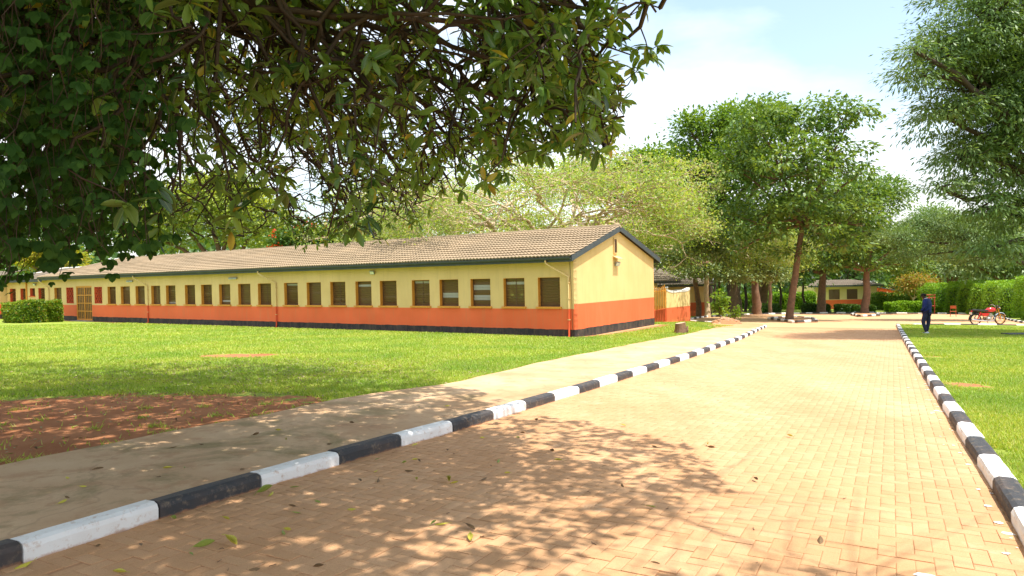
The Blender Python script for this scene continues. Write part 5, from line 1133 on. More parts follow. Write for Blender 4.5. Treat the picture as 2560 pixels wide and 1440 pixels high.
    HX = [0, 400, 600, 700, 760, 850, 880, 1000, 1030, 1100, 1200, 1265, 1330, 1500, 1530, 1545, 1600, 1690, 1691]; HY = [570, 640, 625, 610, 650, 620, 615, 625, 600, 520, 480, 490, 420, 415, 400, 330, 200, 110, -3000]
    def px_of(p):
        a = p-np.array([0, 0, CAMH]); yf = a[1]-a[2]*PITCH; u = a[0]/yf*F; v = -(a[1]*PITCH+a[2])/yf*F; return 1280+u+v*ROLL, 720-u*ROLL+v
    def below_hem(p, m=0.):
        if p[1] < 2: return False
        x, y = px_of(p); return y > np.interp(x, HX, HY)-m
    def twigs(P, rad, dens, hang, visible):
        seg = np.linalg.norm(np.diff(P, axis=0), axis=1); L_ = seg.sum(); s = np.concatenate([[0], np.cumsum(seg)])
        for k in range(int(L_*dens)+3):
            u = L_*(.25+.75*r.rand()) if k > 2 else L_; p = np.array([np.interp(u, s, P[:, i]) for i in range(3)]); i = min(len(P)-2, np.searchsorted(s, u)-1); d = unit(P[i+1]-P[i])
            v = unit(d*.7+r.normal(0, .7, 3)+[0, 0, -.25*hang]); Ls = r.uniform(.45, 1.25); q = p+v*Ls+[0, 0, -.25*hang*Ls]
            if below_hem(q, 25): continue
            B = wig(p, q, 7, .14, r, .05); (T if visible else T).add(B, np.linspace(.02, .007, 7), 4)
            for m_ in range(r.randint(4, 8) if p[1] < 8.5 else r.randint(5, 9)):
                t = r.uniform(.25, 1.); w0 = p+(q-p)*t if m_ else q; w0 = B[int(t*6)] if m_ else B[-1]; v2 = unit(v*.6+r.normal(0, .65, 3)+[0, 0, -.18*hang]); l2 = r.uniform(.14, .45); w1 = w0+v2*l2
                if below_hem(w1, 12): continue
                W = wig(w0, w1, 4, .05, r); Tt.add(W, np.linspace(.007, .0035, 4), 3)
                X0, Y0 = px_of(w1) if w1[1] > 2 else (0, 0)
                if 300 < X0 < 1200 and 40 < Y0 < 540 and r.rand() < .52: continue
                rosette(w1, v2, r.randint(6, 10) if p[1] < 8.5 else r.randint(4, 7), .13 if p[1] < 8.5 else .105, vis)
                if r.rand() < .6: rosette(W[2], v2, 3, .12, vis)
    for pts, rad, hang in limbs:
        P0 = np.array(pts); P = np.concatenate([wig(P0[i], P0[i+1], 6, .16, r)[(1 if i else 0):] for i in range(len(P0)-1)]); T.add(P, np.linspace(rad*.6, rad*.14, len(P)), 7)
        T.add(wig(crot, P0[0], 8, .4, r, .5), np.linspace(.13, rad*.6, 8), 8); twigs(P, rad, 5.2 if pts[-1][1] < 9 else 5.2, hang, True)
    nb_ = len(LP)
    for pts, rad in up:
        P0 = np.array(pts, float); P = np.concatenate([wig(P0[i], P0[i+1], 6, .3, r)[(1 if i else 0):] for i in range(len(P0)-1)]); T.add(P, np.linspace(rad*.5, rad*.08, len(P)), 6); T.add(wig(crot, P0[0], 8, .4, r, .3), np.linspace(.18, rad*.5, 8), 8)
        for k in range(125):
            t = r.rand()**.7; p = P[int(t*(len(P)-1))]; q = p+r.normal(0, 1, 3)*[1.0, 1.0, .5]; Tt.add(wig(p, q, 4, .1, r), np.linspace(.008, .003, 4), 3)
            for m_ in range(3):
                c_ = q+r.normal(0, .2, 3)
                if c_[1] > 2:
                    X0, Y0 = px_of(c_)
                    if below_hem(c_, 30) or (330 < X0 < 1250 and Y0 > 40 and r.rand() < .75): continue
                for j in range(7): CP.append(c_); CD.append(r.normal(0, 1, 3)+[0, 0, -.1])
    # crown overhead, out of the frame: fills the part of the crown that shades the paving and the bare soil
    foot = [A(-500, 1440), A(0, 1500), A(1150, 1500), A(1420, 1400), A(1640, 1290), A(1840, 1240), A(1700, 1110), A(1480, 1060), A(1250, 1030), A(1120, 975), A(1060, 915), A(0, 912), A(-500, 950)]
    fx, fy = [p[0] for p in foot], [p[1] for p in foot]; sun_ = np.array([_s.x, _s.y, _s.z]); nF = 0
    while nF < 5200:
        x, y = r.uniform(min(fx), max(fx)), r.uniform(min(fy), max(fy))
        if y > 8 and r.rand() < .35: continue
        if not pip(np.array([x]), np.array([y]), foot)[0]: continue
        nF += 1
        edge = float(dist_line(np.array([x]), np.array([y]), foot[3:9])[0])
        if edge < 1.2 and r.rand() < .45: continue
        hgt = r.uniform(4.6, 7.4); c_ = np.array([x, y, 0])+sun_/sun_[2]*hgt
        if c_[1] > 1.2:
            X0, Y0 = px_of(c_)
            if -40 < X0 < 2600 and Y0 > -40: continue
        if r.rand() < .25: Tt.add(wig(c_, c_+r.normal(0, .3, 3), 4, .05, r), np.linspace(.006, .003, 4), 3)
        for j in range(8): CP.append(c_+r.normal(0, .07, 3)); CD.append(r.normal(0, 1, 3)+[0, 0, -.1])
    LP_, LD_, LL_ = np.array(LP), np.array(LD), np.array(LL); Nn = r.normal(0, .5, LP_.shape)+[0, 0, 1]
    # the leaves that show largest are separate parts, the rest one mass
    rel = LP_-[0, 0, CAMH]; dist = np.linalg.norm(rel, axis=1); inview = (rel[:, 1] > 1) & (np.abs(rel[:, 0]/rel[:, 1]) < .72) & (np.abs(rel[:, 2]/rel[:, 1]) < .40)
    so_ = np.argsort(np.where(inview, dist/LL_, 1e9))[:290]; big = np.zeros(len(LP_), bool); big[so_] = True
    V, F1, F2 = leaves_fine(LP_[~big], LD_[~big], Nn[~big], LL_[~big], LL_[~big]*.36); link('foliage', fast_mesh('foliage', V-bs, [F1, F2]), M['l_ficus'], root, kind='stuff')
    protos = []
    for k in range(4):
        V, F1, F2 = leaves_fine(np.zeros((1, 3)), np.array([[1., 0, 0]]), np.array([[0., 0, 1]]), np.ones(1), np.full(1, .33+.02*k), .16+.05*k, .06+.05*k); me = fast_mesh('leaf', V, [F1, F2], True); me.materials.append(M['l_big'][k]); protos.append(me)
    for i in so_:
        d = Vector(LD_[i]).normalized(); nn_ = Vector(Nn[i]); l = nn_.cross(d).normalized(); u = d.cross(l); o = bpy.data.objects.new('leaf', protos[i % 4]); COL.objects.link(o); o.parent = root
        o.matrix_world = Matrix.Translation(Vector(LP_[i]-bs)) @ Matrix((d, l, u)).transposed().to_4x4() @ Matrix.Scale(float(LL_[i])*1.05, 4)
    CP_ = np.array(CP); V, Fq = leaves_quad(CP_, np.array(CD), r.normal(0, .5, CP_.shape)+[0, 0, 1], r.uniform(.13, .21, len(CP_)), r.uniform(.06, .10, len(CP_))); link('upper_foliage', fast_mesh('upper_foliage', V-bs, [Fq]), M['l_ficus'], root, kind='stuff')
    for tt, nm, mm in ((T, 'trunk', 'twig'), (Tt, 'twigs', 'twig')):
        me = tt.mesh(nm); me.transform(Matrix.Translation(-Vector(bs))); o = link(nm, me, M[mm], root)
        if nm == 'twigs': o['kind'] = 'stuff'
    print('ficus leaves', len(LP_), len(CP_))
def solidleaf(name, c):
    m, t, p, o = new_mat(name); oi = N(t, 'ShaderNodeObjectInfo').outputs['Random']; v = coord(t)
    col = mixc(t, oi, tuple(x*.7 for x in c), tuple(x*1.3 for x in c)); y = N(t, 'ShaderNodeSeparateXYZ'); t.links.new(v, y.inputs[0])
    mid = ramp(t, math_(t, 'ABSOLUTE', y.outputs[1]), .008, .02, (1, 1, 1), (0, 0, 0)); col = mixc(t, math_(t, 'MULTIPLY', mid, .5), col, (.2, .26, .07))
    t.links.new(col, p.inputs['Base Color']); p.inputs['Roughness'].default_value = .27; p.inputs['Specular IOR Level'].default_value = .55
    tr = t.nodes.new('ShaderNodeBsdfTranslucent'); t.links.new(mixc(t, 1., col, (1.5, 1.35, .45), 'MULTIPLY'), tr.inputs[0]); ms = N(t, 'ShaderNodeMixShader'); ms.inputs[0].default_value = .25
    t.links.new(p.outputs[0], ms.inputs[1]); t.links.new(tr.outputs[0], ms.inputs[2]); t.links.new(ms.outputs[0], o.inputs[0]); return m
M['l_big'] = [solidleaf('near_leaf_green', (.055, .115, .024)), solidleaf('near_leaf_green_dark', (.042, .09, .02)), solidleaf('near_leaf_green_light', (.085, .16, .03)), solidleaf('near_leaf_olive', (.11, .15, .028))]
ficus()
# creeper curtain hanging at the far left
def vine():
    r = np.random.RandomState(17); root = empty('hanging_creeper', gp(-3.2, 4.6), 'dark creeper curtain with broad leaves hanging at the left edge', 'creeper'); bs = np.array(root.location); T = Tubes(); P = []; D = []; S = []; Nn = []
    def hem(px): return float(np.interp(px, [-300, 0, 40, 80, 130, 145, 165, 210, 260, 300, 340, 380, 410], [700, 715, 700, 610, 600, 690, 640, 600, 660, 610, 640, 590, 420]))+r.uniform(-70, 10)
    for k in range(270):
        px = r.uniform(-420, 385); Y = r.uniform(3.5, 5.6) if px > 60 else r.uniform(3.2, 5.6); a = np.array(pt(px+r.normal(0, 25), -420, Y)); b = np.array(pt(px, hem(px) if k > 60 else r.uniform(150, 500), Y)); n = max(6, int(np.linalg.norm(b-a)/.085)); W = wig(a, b, n, .18, r); T.add(W, np.full(n, .0025), 3)
        for i in range(1, n):
            if r.rand() < .12: continue
            o = W[i]+r.normal(0, .05, 3); out_ = unit(np.array([r.normal(0, 1), r.normal(-.3, 1), r.normal(-.1, .5)])); o = o+out_*.05
            n3 = unit(np.array([r.normal(0, .4), -.7, .6])+r.normal(0, .25, 3)); sd = unit(np.cross(n3, [0, 0, 1.])); dn = np.cross(n3, sd)*(-1 if np.cross(n3, sd)[2] > 0 else 1)
            s = r.uniform(.045, .085)
            for q_ in ((0, 1.), (.85, .8), (-.85, .8), (1.5, .55), (-1.5, .55))[:r.choice([3, 3, 5])]:
                P.append(o); D.append(dn*math.cos(q_[0])+sd*math.sin(q_[0])); S.append(s*q_[1]); Nn.append(n3)
    P = np.array(P); S = np.array(S); V, F1, F2 = leaves_fine(P, np.array(D), np.array(Nn), S, S*.62, .1, .15); link('foliage', fast_mesh('foliage', V-bs, [F1, F2]), M['l_vine'], root, kind='stuff')
    me = T.mesh('stems'); me.transform(Matrix.Translation(-Vector(bs))); link('stems', me, M['twig'], root, kind='stuff'); print('vine', len(P))
    n = 9000; px = r.uniform(-450, 360, n); Y = r.uniform(5.6, 6.6, n); hm = np.interp(px, [-300, 0, 60, 150, 250, 360], [600, 620, 560, 520, 540, 330]); py = r.uniform(-500, 1, n)*0+(-450+(hm+450)*r.rand(n))
    Q = np.array([np.array(pt(a, b, c_)) for a, b, c_ in zip(px, py, Y)]); V, Fq = leaves_quad(Q, r.normal(0, 1, Q.shape)+[0, 0, -.6], r.normal(0, .5, Q.shape)+[0, -.6, .5], r.uniform(.09, .16, n), r.uniform(.06, .11, n)); link('inner_foliage', fast_mesh('inner_foliage', V-bs, [Fq]), M['l_vine'], root, kind='stuff')
vine()

# ------------------------------------------------------------------ person walking on the lawn
def skin_mesh(name, verts, edges, radii, root_i=0, sub=2):
    me = bpy.data.meshes.new(name+'_skeleton'); me.from_pydata(verts, edges, []); o = bpy.data.objects.new(name+'_skeleton', me); COL.objects.link(o)
    md = o.modifiers.new('s', 'SKIN'); md.use_smooth_shade = True; sb_ = o.modifiers.new('u', 'SUBSURF'); sb_.levels = sub; sb_.render_levels = sub
    for i, rd in enumerate(radii):
        sv = me.skin_vertices[0].data[i]; sv.radius = rd if hasattr(rd, '__len__') else (rd, rd); sv.use_root = (i == root_i)
    dg = bpy.context.evaluated_depsgraph_get(); dg.update(); m2 = bpy.data.meshes.new_from_object(o.evaluated_get(dg)); m2.name = name
    bpy.data.objects.remove(o); bpy.data.meshes.remove(me); m2.materials.clear(); return m2
def person():
    b = at(2318, 835, .07); h = 1.70; root = empty('person', b, 'person in a navy jacket and dark trousers walking away over the lawn with bowed head', 'person', rz=math.radians(38))
    # local: +y is where the person faces, x to the right
    J = dict(pel=(0, 0, .93), hipL=(-.09, 0, .90), hipR=(.09, 0, .90), knL=(-.13, .10, .50), knR=(.12, -.01, .49), anL=(-.10, .0, .10), anR=(.09, .05, .09), toeL=(-.11, .14, .03), toeR=(.10, .20, .03),
             waist=(0, .0, 1.06), chest=(0, .0, 1.28), neck=(0, .04, 1.45), hd=(0, .11, 1.55), crown_=(0, .17, 1.63), shL=(-.18, 0, 1.39), shR=(.18, 0, 1.39), elL=(-.25, -.05, 1.13), elR=(.25, -.05, 1.13), wrL=(-.17, .15, .97), wrR=(.17, .15, .97), haL=(-.13, .20, .95), haR=(.13, .20, .95))
    def sk(nm, names, edges, rad, m_, root_n, sub=2):
        ix = {n: i for i, n in enumerate(names)}; me = skin_mesh(nm, [J[n] for n in names], [(ix[a], ix[c_]) for a, c_ in edges], rad, ix[root_n], sub); return link(nm, me, m_, root)
    n_ = list(J); E_ = [('pel', 'hipL'), ('pel', 'hipR'), ('hipL', 'knL'), ('hipR', 'knR'), ('knL', 'anL'), ('knR', 'anR'), ('anL', 'toeL'), ('anR', 'toeR'), ('pel', 'waist'), ('waist', 'chest'), ('chest', 'neck'), ('neck', 'hd'), ('hd', 'crown_'), ('chest', 'shL'), ('chest', 'shR'), ('shL', 'elL'), ('shR', 'elR'), ('elL', 'wrL'), ('elR', 'wrR'), ('wrL', 'haL'), ('wrR', 'haR')]
    R_ = dict(pel=.12, hipL=.08, hipR=.08, knL=.055, knR=.055, anL=.035, anR=.035, toeL=.03, toeR=.03, waist=.11, chest=(.14, .10), neck=.055, hd=.088, crown_=.07, shL=.055, shR=.055, elL=.042, elR=.042, wrL=.028, wrR=.028, haL=.035, haR=.035)
    bd = sk('body', n_, E_, [R_[k] for k in n_], M['skin'], 'pel')
    for sx in (-1, 1):
        G().ell((sx*.088, .10, 1.575), (.012, .022, .032), 8, 6).build('ear', M['skin'], root)
        for k in range(5):   # fingers curled in front of the belt
            a = -.5+.25*k; p = Vector((sx*.12, .22, .945)); q_ = p+Vector((-sx*.045, .02*math.cos(a), .03*a-.01)); G().tube([p, q_, q_+Vector((-sx*.015, -.01, -.025+.004*k))], [.010, .009, .007], 6).build('finger', M['skin'], root)
    G().tube([(0, .20, 1.60), (0, .225, 1.565), (0, .205, 1.55)], [.012, .017, .01], 6).build('nose', M['skin'], root)
    q = G().ell((0, .115, 1.615), (.088, .105, .075), 14, 9); q.build('hair', M['hair'], root, smooth=True)
    # jacket
    n2 = ['waist', 'chest', 'neck', 'shL', 'shR', 'elL', 'elR', 'wrL', 'wrR', 'pel']; J['pel'] = (0, -.01, .90)
    n_j = n2; Ej = [('pel', 'waist'), ('waist', 'chest'), ('chest', 'neck'), ('chest', 'shL'), ('chest', 'shR'), ('shL', 'elL'), ('shR', 'elR'), ('elL', 'wrL'), ('elR', 'wrR')]
    Rj = dict(waist=(.20, .165), chest=(.22, .165), neck=(.075, .075), shL=.10, shR=.10, elL=.078, elR=.078, wrL=.048, wrR=.048, pel=(.21, .17)); sk('jacket', n_j, Ej, [Rj[k] for k in n_j], M['jacket'], 'waist')
    G().torus((0, .045, 1.47), (0, .35, 1), .062, .018, 16, 6).build('shirt_collar', M['shoe'], root, smooth=True)
    J['pel'] = (0, 0, .93); n_t = ['pel', 'hipL', 'hipR', 'knL', 'knR', 'anL', 'anR']; Et = [('pel', 'hipL'), ('pel', 'hipR'), ('hipL', 'knL'), ('hipR', 'knR'), ('knL', 'anL'), ('knR', 'anR')]
    Rt = dict(pel=.135, hipL=.115, hipR=.115, knL=.085, knR=.085, anL=.055, anR=.055); sk('trousers', n_t, Et, [Rt[k] for k in n_t], M['trouser'], 'pel')
    for (x, y) in ((-.105, .0), (.095, .10)):
        q = G(); V = []
        for t, wd, hh in ((-.13, .03, .05), (-.09, .045, .10), (-.02, .045, .105), (.06, .05, .075), (.13, .048, .05), (.17, .025, .035)):
            for j in range(8):
                a = 2*PI*j/8; V.append((x+wd*math.cos(a), y+t, max(0, hh/2+hh/2*math.sin(a))))
        Fs = [(i*8+j, i*8+(j+1) % 8, (i+1)*8+(j+1) % 8, (i+1)*8+j) for i in range(5) for j in range(8)]+[tuple(range(8)), tuple(range(47, 39, -1))]
        sh_ = q.add(V, Fs).build('shoe', M['shoe'], root, smooth=True)
        G().box((x-.05, y-.13, -.012), (x+.05, y+.165, .012)).build('sole', M['shoe'], sh_)
person()

# ------------------------------------------------------------------ motorcycle on the side road
def motorbike():
    p = at(2469, 812.5); root = empty('motorcycle', p, 'red motorcycle with long black seat parked on the road behind the lawn kerb', 'motorcycle', rz=math.radians(3)); k_ = 1.13
    def B(q, nm, m_, par=None, smooth=True): q.v = [(a*k_, b*k_, c_*k_) for a, b, c_ in q.v]; return q.build(nm, m_, par or root, smooth=smooth)
    for x, nm in ((-.64, 'rear_wheel'), (.66, 'front_wheel')):
        q = G(); q.torus((x, 0, .30), (0, 1, 0), .27, .03, 32, 8); w_ = B(q, nm, M['black'])
        q = G(); q.torus((x, 0, .30), (0, 1, 0), .232, .016, 32, 6); B(q, 'rim', M['gold' if x > 0 else 'chrome'], w_)
        q = G(); q.tube([(x, -.05, .30), (x, .05, .30)], .055 if x < 0 else .04, 10); B(q, 'hub', M['steel'], w_)
        q = G()
        for j in range(18): a = 2*PI*j/18; q.tube([(x+.04*math.cos(a+.4), .03*(-1)**j, .30+.04*math.sin(a+.4)), (x+.228*math.cos(a), 0, .30+.228*math.sin(a))], .0035, 4)
        B(q, 'spokes', M['chrome'], w_)
    def fender(x, a0, a1, R_, wd, m_, nm):
        V = []; Fs = []; n = 12
        for i in range(n+1):
            a = math.radians(a0+(a1-a0)*i/n)
            for y, dr in ((-wd, -.02), (-wd*.7, .008), (0, .016), (wd*.7, .008), (wd, -.02)): V.append((x+(R_+dr)*math.cos(a), y, .30+(R_+dr)*math.sin(a)))
        for i in range(n):
            for j in range(4): Fs.append((i*5+j, i*5+j+1, (i+1)*5+j+1, (i+1)*5+j))
        B(G().add(V, Fs), nm, m_)
    fender(.66, 25, 175, .33, .06, M['chrome'], 'front_mudguard'); fender(-.64, 60, 185, .34, .07, M['black'], 'rear_mudguard')
    for s in (-1, 1):
        q = G(); q.tube([(.66, .075*s, .30), (.47, .075*s, .86)], [.026, .022], 8); B(q, 'fork', M['gold'])
        q = G(); q.tube([(-.62, .12*s, .33), (-.47, .13*s, .68)], .028, 8); q.torus((-.56, .125*s, .46), (.4, 0, 1), .03, .008, 10, 5); q.torus((-.53, .127*s, .53), (.4, 0, 1), .03, .008, 10, 5); B(q, 'shock_absorber', M['redpaint' if s < 0 else 'steel'])
        q = G(); q.tube([(.46, .04*s, .93), (.42, .2*s, 1.02), (.32, .36*s, 1.0)], .012, 8); hb = B(q, 'handlebar', M['chrome'])
        q = G(); q.tube([(.36, .29*s, 1.01), (.30, .39*s, .995)], .02, 8); B(q, 'grip', M['black'], hb)
        q = G(); q.tube([(.41, .2*s, 1.02), (.39, .25*s, 1.17)], .006, 5); q.ell((.385, .27*s, 1.2), (.015, .06, .04), 10, 6); B(q, 'mirror', M['black'])
        q = G(); q.ell((.53, .13*s, .85), (.03, .03, .03), 8, 6); B(q, 'indicator', M['orangeplastic'])
        q = G(); V = [(-.42, .10*s, .62), (-.08, .13*s, .62), (.02, .12*s, .60), (-.12, .13*s, .47), (-.30, .12*s, .46)]; V2 = [(a, b-.03*s, c_) for a, b, c_ in V]; q.add(V+V2, [(0, 1, 2, 3, 4), (9, 8, 7, 6, 5)]+[(i, (i+1) % 5, 5+(i+1) % 5, 5+i) for i in range(5)]); B(q, 'side_cover', M['redpaint'])
        q = G(); q.tube([(-.05, .1*s, .30), (-.05, .26*s, .28)], .014, 6); B(q, 'footrest', M['black'])
    q = G(); V = []; secs = [(.40, .05, .74, .80), (.33, .11, .68, .88), (.20, .14, .66, .905), (.05, .13, .66, .89), (-.08, .09, .67, .82), (-.14, .05, .69, .78)]; n = 12
    for x, w_, z0, z1 in secs:
        for j in range(n): a = 2*PI*j/n; V.append((x, w_*math.copysign(abs(math.cos(a))**.8, math.cos(a)), (z0+z1)/2+(z1-z0)/2*math.copysign(abs(math.sin(a))**.8, math.sin(a))))
    Fs = [(i*n+j, i*n+(j+1) % n, (i+1)*n+(j+1) % n, (i+1)*n+j) for i in range(len(secs)-1) for j in range(n)]+[tuple(range(n)), tuple(range(len(V)-1, len(V)-n-1, -1))]; tk = B(G().add(V, Fs), 'fuel_tank', M['redpaint'])
    q = G(); q.tube([(.18, 0, .90), (.18, 0, .915)], .035, 12); B(q, 'fuel_cap', M['chrome'], tk)
    q = G(); V = []; secs = [(-.02, .10, .70, .79), (-.2, .12, .70, .785), (-.45, .13, .70, .80), (-.7, .12, .715, .835), (-.78, .08, .73, .825)]
    for x, w_, z0, z1 in secs:
        for j in range(n): a = 2*PI*j/n; V.append((x, w_*math.copysign(abs(math.cos(a))**.5, math.cos(a)), (z0+z1)/2+(z1-z0)/2*math.copysign(abs(math.sin(a))**.5, math.sin(a))))
    Fs = [(i*n+j, i*n+(j+1) % n, (i+1)*n+(j+1) % n, (i+1)*n+j) for i in range(len(secs)-1) for j in range(n)]+[tuple(range(n)), tuple(range(len(V)-1, len(V)-n-1, -1))]; B(G().add(V, Fs), 'seat', M['seat'])
    q = G(); q.tube([(-.80, -.1, .80), (-.95, -.1, .82), (-.95, .1, .82), (-.80, .1, .80)], .012, 6); q.tube([(-.5, -.12, .74), (-.85, -.11, .80)], .010, 6); q.tube([(-.5, .12, .74), (-.85, .11, .80)], .010, 6); B(q, 'luggage_rack', M['black'])
    q = G(); q.tube([(.47, 0, .92), (.36, 0, .60), (.30, 0, .30), (0, 0, .22), (-.22, 0, .30), (-.28, 0, .62), (.36, 0, .74)], .022, 8); q.tube([(-.28, .06, .6), (-.75, .06, .72)], .016, 6); q.tube([(-.28, -.06, .6), (-.75, -.06, .72)], .016, 6); q.tube([(-.2, .09, .32), (-.64, .09, .30)], .018, 6); q.tube([(-.2, -.09, .32), (-.64, -.09, .30)], .018, 6); B(q, 'chassis', M['black'])
    q = G(); q.box((-.14, -.10, .22), (.16, .10, .42)); q.ell((.0, -.11, .32), (.11, .04, .09), 12, 8); q.ell((.0, .11, .32), (.11, .04, .09), 12, 8); en = B(q, 'engine', M['steel'], smooth=False)
    q = G()
    for j in range(6): z = .43+.028*j; q.box((.03, -.085, z), (.20, .085, z+.012))
    q.box((.06, -.05, .42), (.17, .05, .60)); B(q, 'cylinder_fins', M['steel'], en, False)
    q = G(); q.tube([(.19, -.05, .50), (.30, -.08, .36), (.20, -.13, .21), (-.05, -.14, .21)], .018, 8); q.tube([(-.05, -.14, .21), (-.3, -.16, .23), (-.98, -.17, .31)], [.022, .038, .04], 12); B(q, 'exhaust', M['chrome'])
    q = G(); q.ell((.56, 0, .84), (.07, .085, .085), 14, 9); hl = B(q, 'headlight', M['black']); q = G(); q.ell((.61, 0, .84), (.035, .07, .07), 12, 8); B(q, 'lens', M['lens'], hl)
    q = G(); q.ell((.47, 0, .97), (.05, .09, .035), 12, 7); B(q, 'instrument_cluster', M['black'])
    q = G(); q.ell((-.86, 0, .72), (.03, .06, .04), 10, 6); B(q, 'tail_light', M['redpaint'])
    q = G(); q.box((-.915, -.09, .56), (-.905, .09, .68)); B(q, 'number_plate', M['white'], smooth=False)
    q = G(); q.tube([(-.1, -.08, .24), (-.12, -.24, .01)], .012, 6); B(q, 'side_stand', M['black'])
    for v in [root]: v.rotation_euler[0] = math.radians(1.5)
motorbike()

# chair and red frame on the far verge
p = at(2383, 792); ch = empty('chair', p, 'orange plastic chair with thin metal legs at the far kerb by the hedge', 'chair', rz=math.radians(-35))
G().box((-.22, -.22, .43), (.22, .22, .46)).build('seat', M['orangeplastic'], ch); G().box((-.21, .20, .66), (.21, .23, .90)).build('backrest', M['orangeplastic'], ch)
for a, b in ((-1, -1), (1, -1), (-1, 1), (1, 1)): G().tube([(.2*a, .2*b, 0), (.19*a, .19*b, .43)]+([(.19*a, .2*b, .9)] if b > 0 else []), .013, 6).build('leg', M['rust'], ch)
Yf = 66.; p0 = pt(2308, 741, Yf); p1 = pt(2336, 741, Yf); gz = float(g(p1.x, Yf)); fr = empty('pipe_railing', (p1.x, Yf, gz), 'red metal pipe railing standing behind the person by the low hedge', 'railing')
for x in (-(p1.x-p0.x), 0, -.5): G().tube([(x, 0, -.2), (x, 0, p1.z-gz+.1)], .045, 8).build('post', M['rust'], fr)
for z in (p1.z-gz+.15, p1.z-gz-.12, p1.z-gz-.9): G().tube([(-(p1.x-p0.x)-.1, 0, z), (.1, 0, z)], .045, 8).build('rail', M['rust'], fr)
# dark inspection slab lying in the right lawn
p = at(2545, 839, .06); q = G(); sbm = [(-.55, -.35), (.5, -.4), (.62, .3), (-.45, .38)]
q.add([(a, b, 0) for a, b in sbm]+[(a*.97, b*.97, .09) for a, b in sbm], [(0, 1, 2, 3)[::-1], (4, 5, 6, 7), (0, 1, 5, 4), (1, 2, 6, 5), (2, 3, 7, 6), (3, 0, 4, 7)])
ms_ = empty('inspection_slab', p, 'dark flat slab lying in the shaded part of the right lawn', 'slab'); q.build('cover', M['black'], ms_); G().box((-.6, -.45, -.05), (.68, .45, .02)).build('surround', M['rock'], ms_)

# island kerbs round the two trees
def island(pts, label, start):
    P = [A(*p) for p in pts]; L_ = []
    for a, b in zip(P[:-1], P[1:]):
        n = max(1, round(math.dist(a, b)/.92)); L_ += [(a[0]+(b[0]-a[0])*i/n, a[1]+(b[1]-a[1])*i/n) for i in range(n)]
    L_.append(P[-1]); kerb(L_[::-1], label, start, raise_=.06)
island([(1925, 800), (1987, 808.5), (2038, 806), (2028, 799.5), (1975, 796), (1925, 800)], 'triangular kerb round the foot of the island tree', 1)
island([(2132, 789), (2152, 793), (2195, 791), (2186, 785), (2140, 784), (2132, 789)], 'small kerb round the roadside tree', 0)
sheet('island_soil', [A(1928, 800), A(1987, 807.5), A(2034, 805.5), A(2026, 799.5), A(1975, 796.3)], .13, M['palesoil'], .5, kind='structure')
sheet('island_soil', [A(2134, 789), A(2152, 792.3), A(2193, 790.7), A(2185, 785.5), A(2141, 784.5)], .13, M['palesoil'], .8, kind='structure')

# ------------------------------------------------------------------ fallen leaves
def curled(name, m_, seed, curl):
    r = random.Random(seed); V = []; nL = 6
    for i in range(nL+1):
        t = i/nL; w_ = .5*math.sin(PI*min(1, t*1.05+.02))**.75*.36; x = (t-.5)
        for s in (-1, -.5, 0, .5, 1): V.append((x, s*w_*(1-.25*curl), curl*(abs(s)**1.6*w_*1.1+.35*(t-.5)**2)+r.uniform(0, .012)))
    Fs = [(i*5+j, (i+1)*5+j, (i+1)*5+j+1, i*5+j+1) for i in range(nL) for j in range(4)]; q = G(); q.add(V, Fs); q.tube([(.5, 0, .09*curl), (.68, .04, .02)], .012, 4)
    me = bpy.data.meshes.new(name); me.from_pydata(q.v, [], q.f); me.materials.append(m_); me.update(); return me
FLM = {c: [curled('fallen_leaf', M['fl_'+c], i, k) for i, k in enumerate((.5, 1., 1.5))] for c in ('yellow', 'green', 'brown')}
rl = random.Random(44)
def fallen(px, py, c, size=None, label=None, where='brick paving'):
    hh = {'brick paving': .017, 'concrete path': .10, 'bare soil': .055, 'right lawn': .1}[where]
    p = at(px, py, hh); o = bpy.data.objects.new('fallen_leaf', FLM[c][rl.randrange(3)]); COL.objects.link(o); o.location = p; s = size or rl.uniform(.06, .10); o.scale = (s, s, s); o.rotation_euler = (rl.uniform(-.25, .25)+(PI if rl.random() < .3 else 0), rl.uniform(-.2, .2), rl.uniform(0, 6.28)); o.location.z += .012
    cn = {'yellow': 'yellow green', 'green': 'green', 'brown': 'dry brown'}[c]
    props(o, label or f'small {cn} fallen leaf lying on the {where}', 'leaf', None if label else f'{cn} fallen leaves on the {where}')
fallen(577, 1359, 'yellow', .17, 'largest curled yellow leaf near the bottom edge of the paving'); fallen(51, 1417, 'yellow', .13, 'bright yellow leaf against the black kerb stone in the bottom left corner')
fallen(510, 1371, 'green', .13, 'long greenish leaf just left of the largest yellow leaf'); fallen(1121, 1205, 'yellow', .14, 'plump yellow green leaf in the middle of the dappled shade')
fallen(1102, 1311, 'yellow', .12, 'flat yellow green leaf near the lower middle of the paving'); fallen(1174, 1322, 'brown', .13, 'curled brown leaf right of the flat yellow green leaf'); fallen(1176, 1347, 'yellow', .12, 'yellowish leaf just below the curled brown leaf')
fallen(2050, 1353, 'brown', .12, 'dark dry leaf alone on the sunny paving at the lower right'); fallen(661, 1232, 'green', .15, 'cluster like green leaf beside the black kerb stone'); fallen(1975, 1093, 'yellow', .1, 'pale yellow leaf alone on the sunny paving near the right kerb')
